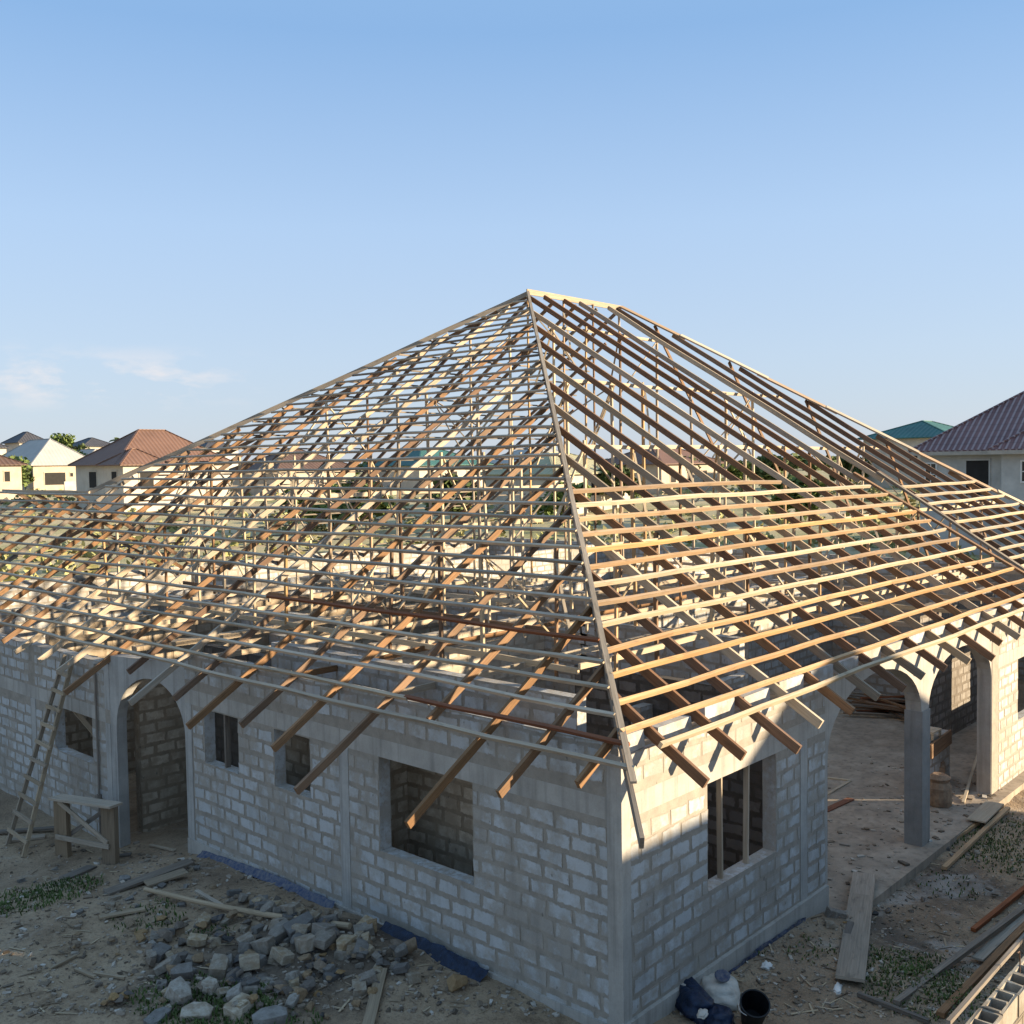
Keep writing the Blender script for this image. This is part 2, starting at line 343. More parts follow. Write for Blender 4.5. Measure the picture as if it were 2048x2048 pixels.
def block_wall(name, p0, p1, z0, z1, th=.22, holes=(), solids=(), parent=HOUSE, mat=None, seed=0, sides=(1, 1), zb=0.0, rag=0, raised=.004):
    """courses of sandcrete blocks with thick mortar; th extends to the left of p0->p1."""
    r = random.Random(seed+11); mb = MB()
    p0 = V(p0[0], p0[1], 0); p1 = V(p1[0], p1[1], 0); d = (p1-p0); L = d.length; d.normalize(); nrm = V(d.y, -d.x, 0)   # outward (right side)
    P = lambda u, v, w: p0 + d*u - nrm*w + V(0, 0, v)
    us, vv, sol = rects(0, L, z0, z1, list(holes))
    g = lambda i, j: sol.get((i, j), False)
    for (i, j), s_ in sol.items():
        if not s_: continue
        a, b, c, e = us[i], us[i+1], vv[j], vv[j+1]; mc = (0, 0, 0)
        mb.face([P(a, c, 0), P(b, c, 0), P(b, e, 0), P(a, e, 0)], None, mc)
        mb.face([P(b, c, th), P(a, c, th), P(a, e, th), P(b, e, th)], None, mc)
        if not g(i-1, j): mb.face([P(a, c, th), P(a, c, 0), P(a, e, 0), P(a, e, th)], None, (.4, .6, 0))
        if not g(i+1, j): mb.face([P(b, c, 0), P(b, c, th), P(b, e, th), P(b, e, 0)], None, (.4, .6, 0))
        if not g(i, j-1): mb.face([P(a, c, 0), P(a, c, th), P(b, c, th), P(b, c, 0)], None, mc)
        if not g(i, j+1): mb.face([P(a, e, 0), P(b, e, 0), P(b, e, th), P(a, e, th)], None, (.5, .5, 0))
    cut = list(holes)+list(solids)
    k0 = math.floor((z0-zb)/.24)
    for k in range(k0, int((z1-zb)/.24)+1):
        v0 = zb+k*.24+.02+r.uniform(-.008, .008); v1 = v0+.197+r.uniform(-.008, .006)
        u = -(.24 if k % 2 else 0) - r.uniform(0, .1)
        while u < L:
            bl = .455*r.uniform(.94, 1.04); segs = [(max(u+.017, .0), min(u+bl-.017+r.uniform(-.012, .006), L))]; u += bl
            for h in cut:
                if h[2] < v1-.03 and h[3] > v0+.03:
                    ns = []
                    for a, b in segs:
                        if h[1] <= a or h[0] >= b: ns.append((a, b)); continue
                        if h[0] > a: ns.append((a, h[0]-.003))
                        if h[1] < b: ns.append((h[1]+.003, b))
                    segs = ns
            for a, b in segs:
                if b-a < .05: continue
                c = max(v0, z0); e = min(v1, z1)
                if e-c < .05: continue
                for h in cut:   # trim blocks that a hole's head or sill passes through
                    if h[0] < (a+b)/2 < h[1]: 
                        if h[2] < e and h[3] >= e and h[2] > c: e = h[2]
                        if h[3] > c and h[2] <= c and h[3] < e: c = h[3]
                if e-c < .05: continue
                for sd, on in ((0, sides[0]), (1, sides[1])):
                    if not on: continue
                    j = lambda s_=.017: r.uniform(-s_, s_)
                    t = r.random(); ex = raised + r.uniform(-.0005, .002); w = -ex if sd == 0 else th+ex; w2 = .001 if sd == 0 else th-.001
                    q = [(a+j(), c+j()), (b+j(), c+j()), (b+j(), e+j()), (a+j(), e+j())]
                    q = [(min(max(x, 0), L), y) for x, y in q]
                    if sd == 1: q = q[::-1]
                    F = [P(x, y, w+r.uniform(-.0012, .0012)) for x, y in q]; B = [P(x, y, w2) for x, y in q]
                    cc = (t, 1, 0)
                    iu = min(.045, (b-a)*.22); C_ = (F[0]+F[1]+F[2]+F[3])/4; ins = []
                    for i in range(4):
                        nx_, pv_ = F[(i+1) % 4]-F[i], F[(i-1) % 4]-F[i]; ins.append(F[i]+nx_.normalized()*iu*r.uniform(.6, 1.3)+pv_.normalized()*min(.042, pv_.length*.3, nx_.length*.3)*r.uniform(.6, 1.3))
                    mb.face(ins, None, cc)
                    for i in range(4):
                        i2 = (i+1) % 4; mb.face([F[i], F[i2], ins[i2], ins[i]], None, cc)
                        for q_ in (-4, -3): mb.c[q_] = (t, .12, 0)
                    for i in range(4):
                        i2 = (i+1) % 4; mb.face([F[i], B[i], B[i2], F[i2]], None, (t, .1, 0))
    return mb.build(name, mat or M_block, parent)
def slab(name, p0, p1, z0, z1, th, off=0, mat=M_conc, parent=HOUSE, mb=None):
    """a cast concrete bar along p0->p1, standing 'off' proud of the wall line"""
    own = mb is None; mb = mb or MB()
    p0 = V(*p0, 0); p1 = V(*p1, 0); d = (p1-p0).normalized(); n = V(d.y, -d.x, 0)
    a, b, c, e = p0+n*off, p1+n*off, p1-n*(th-off), p0-n*(th-off)
    mb.hexa([V(q.x, q.y, z0) for q in (a, b, c, e)] + [V(q.x, q.y, z1) for q in (a, b, c, e)])
    return mb.build(name, mat, parent) if own else None
def arch_wall(name, p0, p1, th, z0, z1, ops, mat=M_conc, parent=HOUSE, N=18, power=2.0):
    mb = MB(); p0 = V(*p0, 0); p1 = V(*p1, 0); d = (p1-p0); L = d.length; d.normalize(); n = V(d.y, -d.x, 0)
    P = lambda u, v, w: p0 + d*u - n*w + V(0, 0, v)
    def quad(a, b, ca, cb, ea, eb):
        mb.face([P(a, ca, 0), P(b, cb, 0), P(b, eb, 0), P(a, ea, 0)]); mb.face([P(b, cb, th), P(a, ca, th), P(a, ea, th), P(b, eb, th)])
    u = 0
    for (a, b, sp, ap) in ops:
        if a > u: quad(u, a, z0, z0, z1, z1)
        if a > 0: mb.face([P(a, z0, 0), P(a, z0, th), P(a, sp, th), P(a, sp, 0)])
        if b < L: mb.face([P(b, z0, th), P(b, z0, 0), P(b, sp, 0), P(b, sp, th)])
        hh = lambda t: sp+(ap-sp)*max(0, 1-abs(2*t-1)**power)**.5 if power == 2.0 else sp+(ap-sp)*(1-abs(2*t-1)**power)**(1/power*1.15)
        ts = [.5-.5*math.cos(PI*i/N) for i in range(N+1)]
        for i in range(N):
            ua, ub = a+(b-a)*ts[i], a+(b-a)*ts[i+1]; ha, hb = hh(ts[i]), hh(ts[i+1])
            quad(ua, ub, ha, hb, z1, z1); mb.face([P(ua, ha, 0), P(ua, ha, th), P(ub, hb, th), P(ub, hb, 0)])
        u = b
    if u < L: quad(u, L, z0, z0, z1, z1)
    mb.face([P(0, z1, 0), P(L, z1, 0), P(L, z1, th), P(0, z1, th)])
    mb.face([P(0, z0, th), P(0, z0, 0), P(0, z1, 0), P(0, z1, th)]); mb.face([P(L, z0, 0), P(L, z0, th), P(L, z1, th), P(L, z1, 0)])
    return mb.build(name, mat, parent)

# shaded long wall: runs along +y at x = 0 (outside = -x); p0->p1 with outward on the right => go from y=10.15 to y=0
def hl(y0, y1, z0, z1): return (10.15-y1, 10.15-y0, z0, z1)
LW = [hl(2.55, 4.55, 1.02, 2.47), hl(6.28, 7.28, 1.46, 2.45), hl(8.38, 9.50, 1.45, 2.45)]
LS = [hl(-.1, 10.2, 2.47, 2.755), hl(0, .2, -1, 2.47), hl(5.28, 5.5, -1, 2.47), hl(9.9, 10.2, -1, 2.47)]
block_wall('block_wall', (0, 10.15), (0, .03), -1.0, 3.43, .22, LW, LS, seed=1)
slab('lintel_beam', (0, 10.15), (0, .2), 2.475, 2.75, .226, .003)
slab('pillar', (0, 5.5), (0, 5.28), -.9, 2.474, .10, .012, M_conc2)
slab('pillar', (0, 10.15), (0, 9.93), -.9, 2.474, .226, .012, M_conc2)
# sunny wall: along +x at y = 0 (outside = -y)
RW = [(1.95, 3.86, 1.0, 2.49)]
block_wall('block_wall', (0, 0), (5.5, 0), -1.0, 3.30, .22, RW, [(-.1, 5.6, 2.5, 2.78), (0, .17, -1, 3.3), (4.62, 4.86, -1, 2.5)], seed=2)
slab('lintel_beam', (.17, 0), (5.5, 0), 2.495, 2.78, .226, .003)
slab('pillar', (4.63, 0), (4.85, 0), -.9, 2.494, .10, .012, M_conc2)
mb = MB(); mb.box((.078, .102, 1.15), (.18, .228, 4.3)); mb.build('corner_column', M_conc, HOUSE)
slab('footing', (-.02, 0), (5.5, 0), -1.0, -.02, .3, .06)
slab('footing', (0, 10.15), (0, 0), -1.0, -.10, .3, .04)
# arcade and the wall beyond it
arch_wall('arcade', (5.5, 0), (14.6, 0), .30, -1.0, 3.28, [(.08, 4.07, 2.03, 3.13), (4.44, 8.08, 2.05, 2.98)], M_conc)
mb = MB(); mb.box((9.755, .15, .5), (.40, .345, 3.06)); mb.build('arcade_column', M_colm, HOUSE)
block_wall('block_wall', (13.60, -.012), (27, -.012), -1.0, 3.28, .22, [(1.8, 3.3, .72, 2.16), (6.2, 7.8, .72, 2.16)], [(0, .45, -1, 3.3), (0, 14, 2.17, 2.45)], seed=3)
slab('lintel_beam', (14.0, -.012), (27, -.012), 2.17, 2.45, .226, .003)
# short slanted arch bay and the set-forward left wing
arch_wall('entrance_arch', (-.52, 12.1), (0, 10.15), .25, -1.2, 3.22, [(.16, 1.99, 1.80, 2.85)], M_conc2, power=2.0)
def hw(y0, y1, z0, z1): return (30-y1, 30-y0, z0, z1)
block_wall('block_wall', (-.52, 30), (-.52, 12.1), -1.4, 3.05, .22, [hw(12.9, 14.66, .9, 1.85), hw(18, 19.6, .9, 1.85)], [hw(12.0, 30, 1.85, 2.13), hw(12.1, 12.3, -2, 3.2), hw(15.6, 15.85, -2, 3.2)], seed=4)
slab('lintel_beam', (-.52, 30), (-.52, 12.3), 1.853, 2.13, .226, .003)
slab('pillar', (-.52, 15.85), (-.52, 15.6), -1.2, 1.85, .10, .012, M_conc2)
slab('pillar', (-.52, 12.3), (-.52, 12.1), -1.2, 1.85, .226, .012, M_conc2)
slab('pillar', (-.52, 12.3), (-.52, 12.1), 2.132, 3.05, .226, .012, M_conc2)
mb = MB(); mb.tube([(-.56, 12.62, 3.0), (-.56, 12.62, .7), (-.565, 12.61, .4), (-.56, 12.62, -.6)], .022, 8); mb.tube([(-.56, 12.62, .35), (-.56, 12.62, .25)], .055, 8); mb.build('conduit_pipe', M_old, HOUSE)
# room partitions
M_blockwarm = blockmat('tan_block', (.52, .43, .32), (.40, .33, .245), (.31, .24, .165))
M_blockmid = blockmat('grey_brown_block', (.33, .30, .265), (.25, .225, .20), (.19, .16, .13))  # darkened block tone stands in for shade behind the second arch
M_blockcream = blockmat('cream_block', (.62, .55, .44), (.54, .475, .375), (.46, .38, .29))
M_blockshade = blockmat('shade_dark_block', (.20, .18, .16), (.13, .12, .11), (.10, .085, .07))  # darker block colour stands in for the shade inside the rooms
def part(p0, p1, zt=3.22, holes=(), seed=0, mat=None): block_wall('partition_wall', p0, p1, -1.0, zt, .2, holes, (), seed=seed, zb=-.02, mat=mat)
part((5.28, 5.0), (5.28, .24), 3.0, seed=45, mat=M_blockshade)
part((1.7, 12.3), (1.7, 9.0), 3.1, seed=46, mat=M_blockshade)
part((1.9, 15.5), (1.9, 12.6), 2.2, seed=48, mat=M_blockshade)
part((.22, 5.2), (1.15, 5.2), 2.9, seed=21, mat=M_blockwarm)
block_wall('partition_wall', (1.15, 9.0), (1.15, 1.6), -1.0, 2.6, .2, (), (), seed=22, zb=-.02, mat=M_blockwarm)
block_wall('partition_wall', (1.15, 9.0), (1.15, 1.6), 2.603, 3.58, .2, (), (), seed=52, zb=-.02)
part((4.9, 3.2), (8.7, 3.2), 2.5, [(.8, 1.8, -1, 1.9)], seed=23)
part((3.4, 8.7), (8.7, 8.7), 3.25, seed=24, mat=M_blockcream)
part((8.7, 12.5), (8.7, 3.4), 3.2, [(6.6, 7.6, -1, 2.1)], seed=25)
part((1.5, 8.1), (3.4, 8.1), 2.6, seed=26)
part((3.4, 12.4), (3.4, 8.9), 3.1, [(1.0, 2.0, -1, 2.1)], seed=27)
part((.22, 12.4), (12.5, 12.4), 3.25, [(4.2, 5.2, -1, 2.1), (9.6, 10.8, 0, 2.0)], seed=28, mat=M_blockwarm)
part((12.5, 20), (12.5, 7.4), 3.25, [(3, 4, -1, 2.1)], seed=29)
part((8.7, 7.4), (21.5, 7.4), 3.2, [(1.5, 2.9, -1, 2.1), (6, 7.4, .3, 2)], seed=30)
part((21.5, 4.6), (26.5, 4.6), 3.2, seed=32)
part((21.5, 7.4), (21.5, 2.4), 3.1, seed=31)
part((18.5, 16), (18.5, 7.6), 3.2, [(4, 5, -1, 2.1)], seed=33)
part((.2, 16.5), (12.5, 16.5), 3.25, [(2.2, 3.4, 0, 2.0), (7, 8, -1, 2.1)], seed=34, mat=M_blockwarm)
part((5.2, 21), (5.2, 12.6), 3.2, [(2, 3, -1, 2.1)], seed=35)
part((12.5, 14), (26.5, 14), 3.3, [(2, 3.2, 0, 2), (8, 9, -1, 2.1)], seed=36)
part((0, 20.5), (26.6, 20.5), 3.25, [(3, 4.4, .2, 2), (9, 10.4, .2, 2), (15, 16, -1, 2.1), (21, 22.4, .2, 2)], seed=37)
part((26.8, 28.2), (26.8, .2), 3.25, [(4, 5.4, .2, 2), (12, 13.4, .2, 2), (20, 21.4, .2, 2)], seed=38)
part((-.3, 28.0), (26.6, 28.0), 3.2, [(4, 5.4, .2, 2), (12, 13.4, .2, 2), (20, 21.4, .2, 2)], seed=39)
part((12.25, 1.1), (14.2, 1.1), .55, seed=40)
part((15.8, 2.4), (21.4, 2.4), 3.1, seed=43, mat=M_blockmid)
part((8.9, 25), (8.9, 20.7), 3.2, seed=41)
# infill blocks standing between the rafters on the sunny wall
def rough_block(mb, c, d, r, rz=0):
    q = []
    for sz in (-1, 1):
        for sx, sy in ((-1, -1), (1, -1), (1, 1), (-1, 1)):
            q.append(Vector(c) + Matrix.Rotation(rz, 3, 'Z') @ V(sx*d[0]/2*r.uniform(.93, 1.02), sy*d[1]/2*r.uniform(.9, 1.03), sz*d[2]/2*r.uniform(.88, 1.03)))
    mb.hexa(q, (), (r.random(), 1, 0))
rr = random.Random(5)
RX = [.58, 1.66, 2.77, 3.80, 4.86, 5.88, 6.85, 7.78, 8.80, 9.82, 10.9, 11.95, 13.0, 14.05, 15.1, 16.1]
RX2 = [18.95, 20.0, 21.05, 22.1, 23.15, 24.2, 25.2, 26.2]
prev = .0
for x in RX+[16.9]+RX2:
    a, b = prev+.07, x-.05; prev = x
    if b-a > 1.3 or b-a < .25: continue
    if b-a > .72 : a = b-min(b-a, .80)
    mb = MB(); h = rr.uniform(.20, .27); rough_block(mb, ((a+b)/2, .11, 3.30+h/2), (b-a-.02, .20, h), rr)
    mb.build('infill_block', M_block, HOUSE)
# timber posts standing in the window openings
def post(p0, p1, w, h, m, seed, parent=HOUSE, name='window_post'):
    mb = MB(); mb.beam(p0, p1, w, h, (0, 1, 0), 4, .01, seed); mb.build(name, m, parent)
post((2.47, .12, 1.0), (2.46, .12, 2.49), .035, .08, M_palegrey, 3); post((3.18, .12, 1.0), (3.2, .12, 2.49), .035, .08, M_palegrey, 5)
post((.12, 8.93, 1.45), (.12, 8.94, 2.45), .10, .05, M_old, 8)
post((.15, 13.6, .9), (-.40, 14.0, 1.85), .09, .05, M_palegrey, 9)

# ------------------------------------------------------------------ roof frame
mb = MB(); mb.beam((.3, .11, 3.315), (26.5, .11, 3.3), .1, .05, None, 10, .01, 3)
ROOF = mb.build('roof_frame', M_palegrey, HOUSE)
APX = 14.30; RY = 14.02; ZRIDGE = 12.20; BX = 19.15
def far_y(x):   # far end of the big shaded slope along y
    if x <= 4.4: return 29.6 + (4.4-x)*.9
    return RY + (APX-x)*(23.2-RY)/(APX-4.36)
def hip_x(y): return BX + (RY-y)*(27.0-BX)/(RY+.5)
cnt = [0]
def timber(name, p0, p1, w, h, m, n=None, wob=.012, up=None, bow=0):
    cnt[0] += 1; L = (Vector(p1)-Vector(p0)).length
    mb = MB(); mb.beam(p0, p1, w, h, up, n or max(2, int(L/.8)), wob, cnt[0], 1, bow=bow)
    return mb.build(name, m, ROOF)
UL = V(-SL, 0, 1).normalized(); UR = V(0, -SR, 1).normalized()
rr = random.Random(31)
# --- rafters, shaded slope
tails = [(.14, -.71), (1.07, -1.08), (1.98, -1.75), (3.08, -.35), (4.19, -1.80), (5.4, -1.34), (6.57, -1.13), (7.69, -1.40), (8.80, -1.01), (9.83, -1.30), (10.95, -.75), (12.07, -1.46), (13.13, -1.12), (14.31, -1.0), (15.6, -.97)]
y = 16.7
while y < 30.2: tails.append((y, -rr.uniform(.8, 1.2))); y += 1.08
pale_y = (9.83, 13.13, 14.31, 15.6)
for (y, x0) in tails:
    if y <= RY: x1 = y*1.018
    elif y < 23.2: x1 = APX - (y-RY)*(APX-4.36)/(23.2-RY)
    else: x1 = 4.38
    if y > 29.6: x1 = 4.38-(y-29.6)
    m = M_palegrey if y in pale_y else (M_brown if rr.random() < .8 or y < 9 else rr.choice([M_dark, M_dark, M_old]))
    off = -.085
    x1 -= .3 if y > RY else .05
    timber('rafter', V(x0, y, zl(x0)) + UL*off, V(x1, y+rr.uniform(-.04, .04), zl(x1)) + UL*off, .055, .115, m, None, .02, UL, -.01)
# --- purlins, shaded slope
xs = [-.43, -.13] + [.24+.3655*k for k in range(39)]
for k, x in enumerate(xs):
    if x > APX-.12: break
    ya = max(x*.985, -.0)+.03 if x > 0 else x+.02; yb = far_y(x)-(.35 if x > 4.4 else 0)
    m = M_grey
    # lengths butt end to end, now and then a browner stick
    if k == 1:
        timber('purlin', V(x, -.22, zl(x)), V(x, 3.75, zl(x)+.01), .05, .05, M_red, None, .03, UL); timber('purlin', V(x, 3.70, zl(x)), V(x, yb, zl(x)), .05, .05, M_palegrey, None, .05, UL)
    elif k == 5:
        timber('purlin', V(x, ya, zl(x)), V(x, ya+8.0, zl(x)), .05, .05, M_red, None, .03, UL); timber('purlin', V(x, ya+8, zl(x)), V(x, yb, zl(x)), .05, .05, M_grey, None, .05, UL)
    elif k == 0:
        timber('purlin', V(x, -.52, zl(x)), V(x, yb, zl(x)), .052, .052, M_palegrey, 30, .05, UL)
    else:
        if rr.random() < .16: m = rr.choice([M_palegrey, M_old])
        timber('purlin', V(x, ya, zl(x)+.0), V(x, yb, zl(x)), .05, .05, m, None, .05, UL)
# --- rafters, sunny slope
tl = {0: -.89, 1: -.78, 2: -.98, 3: -.80}
for i, x in enumerate(RX+[16.9, 18.43]+RX2):
    y0 = tl.get(i, -rr.uniform(.74, .96)); y1 = x/1.018 if x < APX else (RY if x < BX else RY-(x-BX)*(RY+.5)/(27-BX))
    m = M_pale if i == 3 else (M_dark if rr.random() < .45 or i < 3 else (rr.choice([M_brown, M_brown, M_lad]) if x < 12.5 else rr.choice([M_brown, M_palegrey, M_lad])))
    if x in (16.9, 18.43): y0 = 4.4; m = M_palegrey
    ofs = -.10
    timber('rafter', V(x, y0, zr(y0)) + UR*ofs, V(x+rr.uniform(-.05, .05), y1-.05, zr(y1-.05)) + UR*ofs, .055, .14, m, None, .03, UR, -.015)
# --- purlins, sunny slope: only the lower courses are nailed on
RP = [-.33, -.03, .34, .70, 1.10, 1.51, 1.88, 2.24, 2.60, 2.95, 3.31, 3.69, 4.05, 4.42]
ends = {4.42: 12.4, 4.05: 16.6, 3.69: 16.9}
for k, y in enumerate(RP):
    xa = y*1.02+.05 if y > 0 else y-.02
    xb = ends.get(y, 16.95 + max(0, (2.6-y))*.18)
    m = M_orange if k not in (5, 7, 12) else M_pale
    if k == 0: xa, xb, m = .38, 27.2, M_pale
    if k in (1, 2): xb = hip_x(y)
    bow = rr.uniform(-.01, .03)
    timber('purlin', V(xa, y, zr(y)), V(xb, y+rr.uniform(-.03, .03), zr(y)), .05, .075, m, None, .032, UR, bow)
for y in [.70, 1.0, 1.31, 1.71, 2.06, 2.43, 2.82, 3.2, 3.55, 3.94]:
    timber('purlin', V(18.30 if y > 1.2 else 18.0, y, zr(y)), V(hip_x(y), y, zr(y)), .05, .07, M_pale, None, .04, UR)
# pair of boards that meet low down on the sunny slope
timber('valley_board', V(16.85, 4.6, zr(4.6)+.02), V(17.5, .36, zr(.36)+.02), .16, .06, M_brown, None, .02, UR)
timber('valley_board', V(18.42, 4.6, zr(4.6)+.02), V(17.85, .45, zr(.45)+.02), .16, .06, M_old, None, .02, UR)
# --- hips, ridge
def hipz(t): return zl(t)
timber('hip_rafter', V(-1.12, -1.10, zl(-1.12)-.10), V(APX, RY, ZRIDGE-.08), .05, .15, M_old, 24, .015)
timber('hip_batten', V(-.62, -.64, zl(-.62)+.045), V(APX, RY, ZRIDGE+.05), .075, .035, M_palegrey, 24, .012)
timber('hip_rafter', V(APX, RY, ZRIDGE-.03), V(4.36, 23.2, zl(4.36)-.03), .05, .14, M_palegrey, 20, .02)
timber('ridge_board', V(APX-.05, RY, ZRIDGE+.02), V(BX, RY, ZRIDGE+.0), .045, .17, M_palegrey, 6, .01)
timber('ridge_board', V(4.38, 23.1, zl(4.38)-.02), V(4.38, 29.65, zl(4.38)-.02), .05, .12, M_palegrey, 8, .02)
# far right hip in spliced, overlapping lengths
yy = RY; seg = [(0, .13), (.12, .29), (.27, .42), (.40, .57), (.55, .73), (.71, 1.0)]
for i, (a, b) in enumerate(seg):
    pa = V(BX+a*(27.3-BX), RY+a*(-.95-RY), 0); pb = V(BX+b*(27.3-BX), RY+b*(-.95-RY), 0)
    timber('hip_rafter', V(pa.x, pa.y, zr(pa.y)+.03*(i % 2)), V(pb.x, pb.y, zr(pb.y)+.03*(i % 2)), .34, .05, M_orange if i % 2 == 0 else M_pale, 5, .01, UR)
timber('hip_rafter', V(APX, RY, ZRIDGE-.1), V(4.3, 26.0, 4.4), .05, .12, M_brown, 10, .02)
# --- far slopes seen from below
zb = lambda y: ZRIDGE - .06 - (y-RY)*.652
x = 6.6
while x < 27:
    ye = 28.6
    ys = RY if APX <= x <= BX else (RY+(APX-x)*.92 if x < APX else RY+(x-BX)*1.5)
    if ys < 27: timber('rafter', V(x, ys, zb(ys)-.1), V(x, ye, zb(ye)-.1), .05, .11, rr.choice([M_old, M_dark, M_brown]), 8, .02)
    x += 1.12
y = 16.2
while y < 28.5:
    xa = max(6.0, APX-(y-RY)*1.05); xb = min(26.8, BX+(y-RY)*.62)
    timber('purlin', V(xa, y, zb(y)), V(xb, y, zb(y)), .05, .05, M_old, 10, .03); y += .62
for y in (2.0, 4.2, 6.4, 8.6, 10.8, 13.0):     # end slope jack rafters behind the far hip
    xh = hip_x(y); timber('rafter', V(xh, y, zr(y)-.08), V(xh+4.0, y, zr(y)-.08-4.0*1.1), .05, .11, M_brown, 5, .02)
for y in (24.2, 25.6, 27.0, 28.4):
    timber('rafter', V(4.4, y, zl(4.4)-.1), V(8.8, y, 3.4), .05, .11, M_brown, 5, .02)
# --- props, ties and braces under the slopes
props = []
for row, step in ((3.3, 1.25), (6.2, 1.35), (9.0, 1.5), (12.2, 1.4)):
    y = row+.8
    while y < min(far_y(row)-1, 21): props.append((row+rr.uniform(-.15, .15), y+rr.uniform(-.25, .25), 'L')); y += step
    x = row+1.0
    while x < hip_x(row)-1: props.append((x+rr.uniform(-.25, .25), row+rr.uniform(-.15, .15), 'R')); x += step*1.25
for (x, y) in ((APX, RY), (16.0, RY), (17.6, RY), (BX, RY)): props.append((x, y, 'K'))
for (x, y, s) in props[:98]:
    zt = (zl(x)-.17) if s == 'L' else (zr(y)-.18 if s == 'R' else ZRIDGE-.05); zt = min(zt, ZRIDGE)
    timber('prop', V(x, y, 3.2 if s != 'K' else 2.5), V(x+rr.uniform(-.1, .1), y+rr.uniform(-.1, .1), zt), rr.choice([.05, .06, .075]), .05, rr.choice([M_pale, M_pale, M_palegrey, M_brown, M_orange]), 4, .04, (1, 0, 0))
for row in (3.3, 6.2, 9.0, 12.2):
    timber('tie_beam', V(row, row*1.0, 3.42), V(row, min(21, far_y(row)), 3.42), .05, .10, rr.choice([M_pale, M_brown]), 10, .05)
    timber('tie_beam', V(row, row, 3.48), V(hip_x(row)-1, row, 3.45), .05, .10, rr.choice([M_pale, M_palegrey]), 10, .05)
    timber('tie_beam', V(row+1, row+.06, zr(row)-.24), V(hip_x(row)-.5, row+.06, zr(row)-.24), .05, .09, rr.choice([M_pale, M_palegrey]), 10, .05)
for y in (4.5, 7.0, 9.6, 11.5, 14.5, 17.5): timber('tie_beam', V(.1, y, 3.36), V(12.6, y+rr.uniform(-.3, .3), 3.36), .05, .1, rr.choice([M_pale, M_brown, M_palegrey]), 8, .05)
for x in (11.5, 14.0, 16.6, 20, 23): timber('tie_beam', V(x, .2, 3.36), V(x+rr.uniform(-.3, .3), 14, 3.36), .05, .1, rr.choice([M_pale, M_brown, M_palegrey]), 8, .05)
timber('tie_beam', V(6, 20.4, 5.9), V(24, 20.4, 5.9), .05, .14, M_pale, 8, .03); timber('tie_beam', V(8.5, 12.3, 5.2), V(22, 12.3, 5.2), .05, .13, M_pale, 8, .03)
for k in range(92):
    (x, y, s) = rr.choice(props); zt = (zl(x) if s == 'L' else zr(y))-.3; zt = min(zt, ZRIDGE-.4); a = rr.uniform(0, 2*PI); l = rr.uniform(.8, 1.9)
    if zt < 4.4: continue
    x2, y2 = x+math.cos(a)*l, y+math.sin(a)*l; z2 = max(3.3, zt-rr.uniform(.8, 2.2)); 
    if z2 > min(zl(x2), zr(y2))-.2: continue
    timber('brace', V(x, y, zt), V(x2, y2, z2), .05, .03, rr.choice([M_pale, M_pale, M_palegrey]), 5, .08)
# loose sticks hanging at the eaves corner are part of the hip tail

# ------------------------------------------------------------------ floor of the covered court
mb = MB(); mb.box((13.45, 3.5, -.70), (15.9, 7.6, .24)); fl = mb.build('floor', M_slab); tag(fl, kind='structure')

# ------------------------------------------------------------------ loose timber
def plank(name, label, a, b, w, h, m, roll=0, cat='plank', group=None, n=4, wob=.01, taper=1):
    a, b = Vector(a), Vector(b); c = (a+b)/2; mb = MB(); cnt[0] += 1
    d = (b-a).normalized(); up = Matrix.Rotation(roll, 3, d) @ V(0, 0, 1)
    mb.beam(a, b, w, h, up, n, wob, cnt[0], taper); o = mb.build(name, m, None, loc=c); return tag(o, label, cat, group)
def gp(px, py, dz=.03): return atg(px, py, dz)
# left yard
mb = MB(); a, b = gp(290, 1778, .12), gp(700, 1852, .10); pts = [a+(b-a)*t+V(0, 0, -.05*math.sin(PI*t)) + (V(-.04, .03, 0)*math.sin(PI*t)) for t in [i/8 for i in range(9)]]
mb.tube(pts, .038, 10, .045); tag(mb.build('pole', M_lad, None, True, loc=(a+b)/2), 'long pale round pole lying across the rubble heap', 'pole')
plank('plank', 'wide grey plank sloping up to the arch jamb corner', gp(212, 1786), gp(382, 1722, .12), .24, .04, M_old)
plank('plank', 'short wide grey board overlapping the plank by the arch jamb', gp(292, 1768, .07), gp(372, 1742, .12), .26, .03, M_lad)
plank('plank', 'thin grey plank lying in front of the long round pole', gp(199, 1835), gp(290, 1818), .11, .03, M_lad)
plank('plank', 'flat board standing out of the gravel at the bottom of the picture', gp(734, 2060), gp(764, 1938), .15, .035, M_lad)
plank('stick', 'bent pale stick on bare soil left of the rubble', gp(99, 1938), gp(152, 1910), .05, .03, M_lad, cat='stick')
plank('stick', 'short pale stick end to end with another on bare soil', gp(150, 1938), gp(190, 1954), .05, .03, M_lad, cat='stick')
plank('stick', 'curved thin stick pointing to the rubble heap', gp(188, 1946), gp(250, 1956), .045, .03, M_lad, cat='stick')
plank('plank', 'short slat propped behind the round pole', gp(393, 1781, .12), gp(452, 1816, .08), .07, .03, M_palegrey)
plank('plank', 'weathered plank on soil below the trestle', gp(128, 1757), gp(184, 1733), .22, .04, M_old)
plank('plank', 'grey board under the ladder foot', gp(18, 1680), gp(90, 1672), .2, .04, M_palegrey)
plank('plank', 'dark board behind the ladder foot', gp(-10, 1664, .06), gp(120, 1655, .08), .14, .04, M_old)
plank('plank', 'thin strip beneath the arch opening', gp(300, 1690), gp(350, 1700), .06, .03, M_palegrey)
plank('plank', 'narrow board lying flat left of the big plank', gp(205, 1715), gp(262, 1708), .12, .03, M_old)
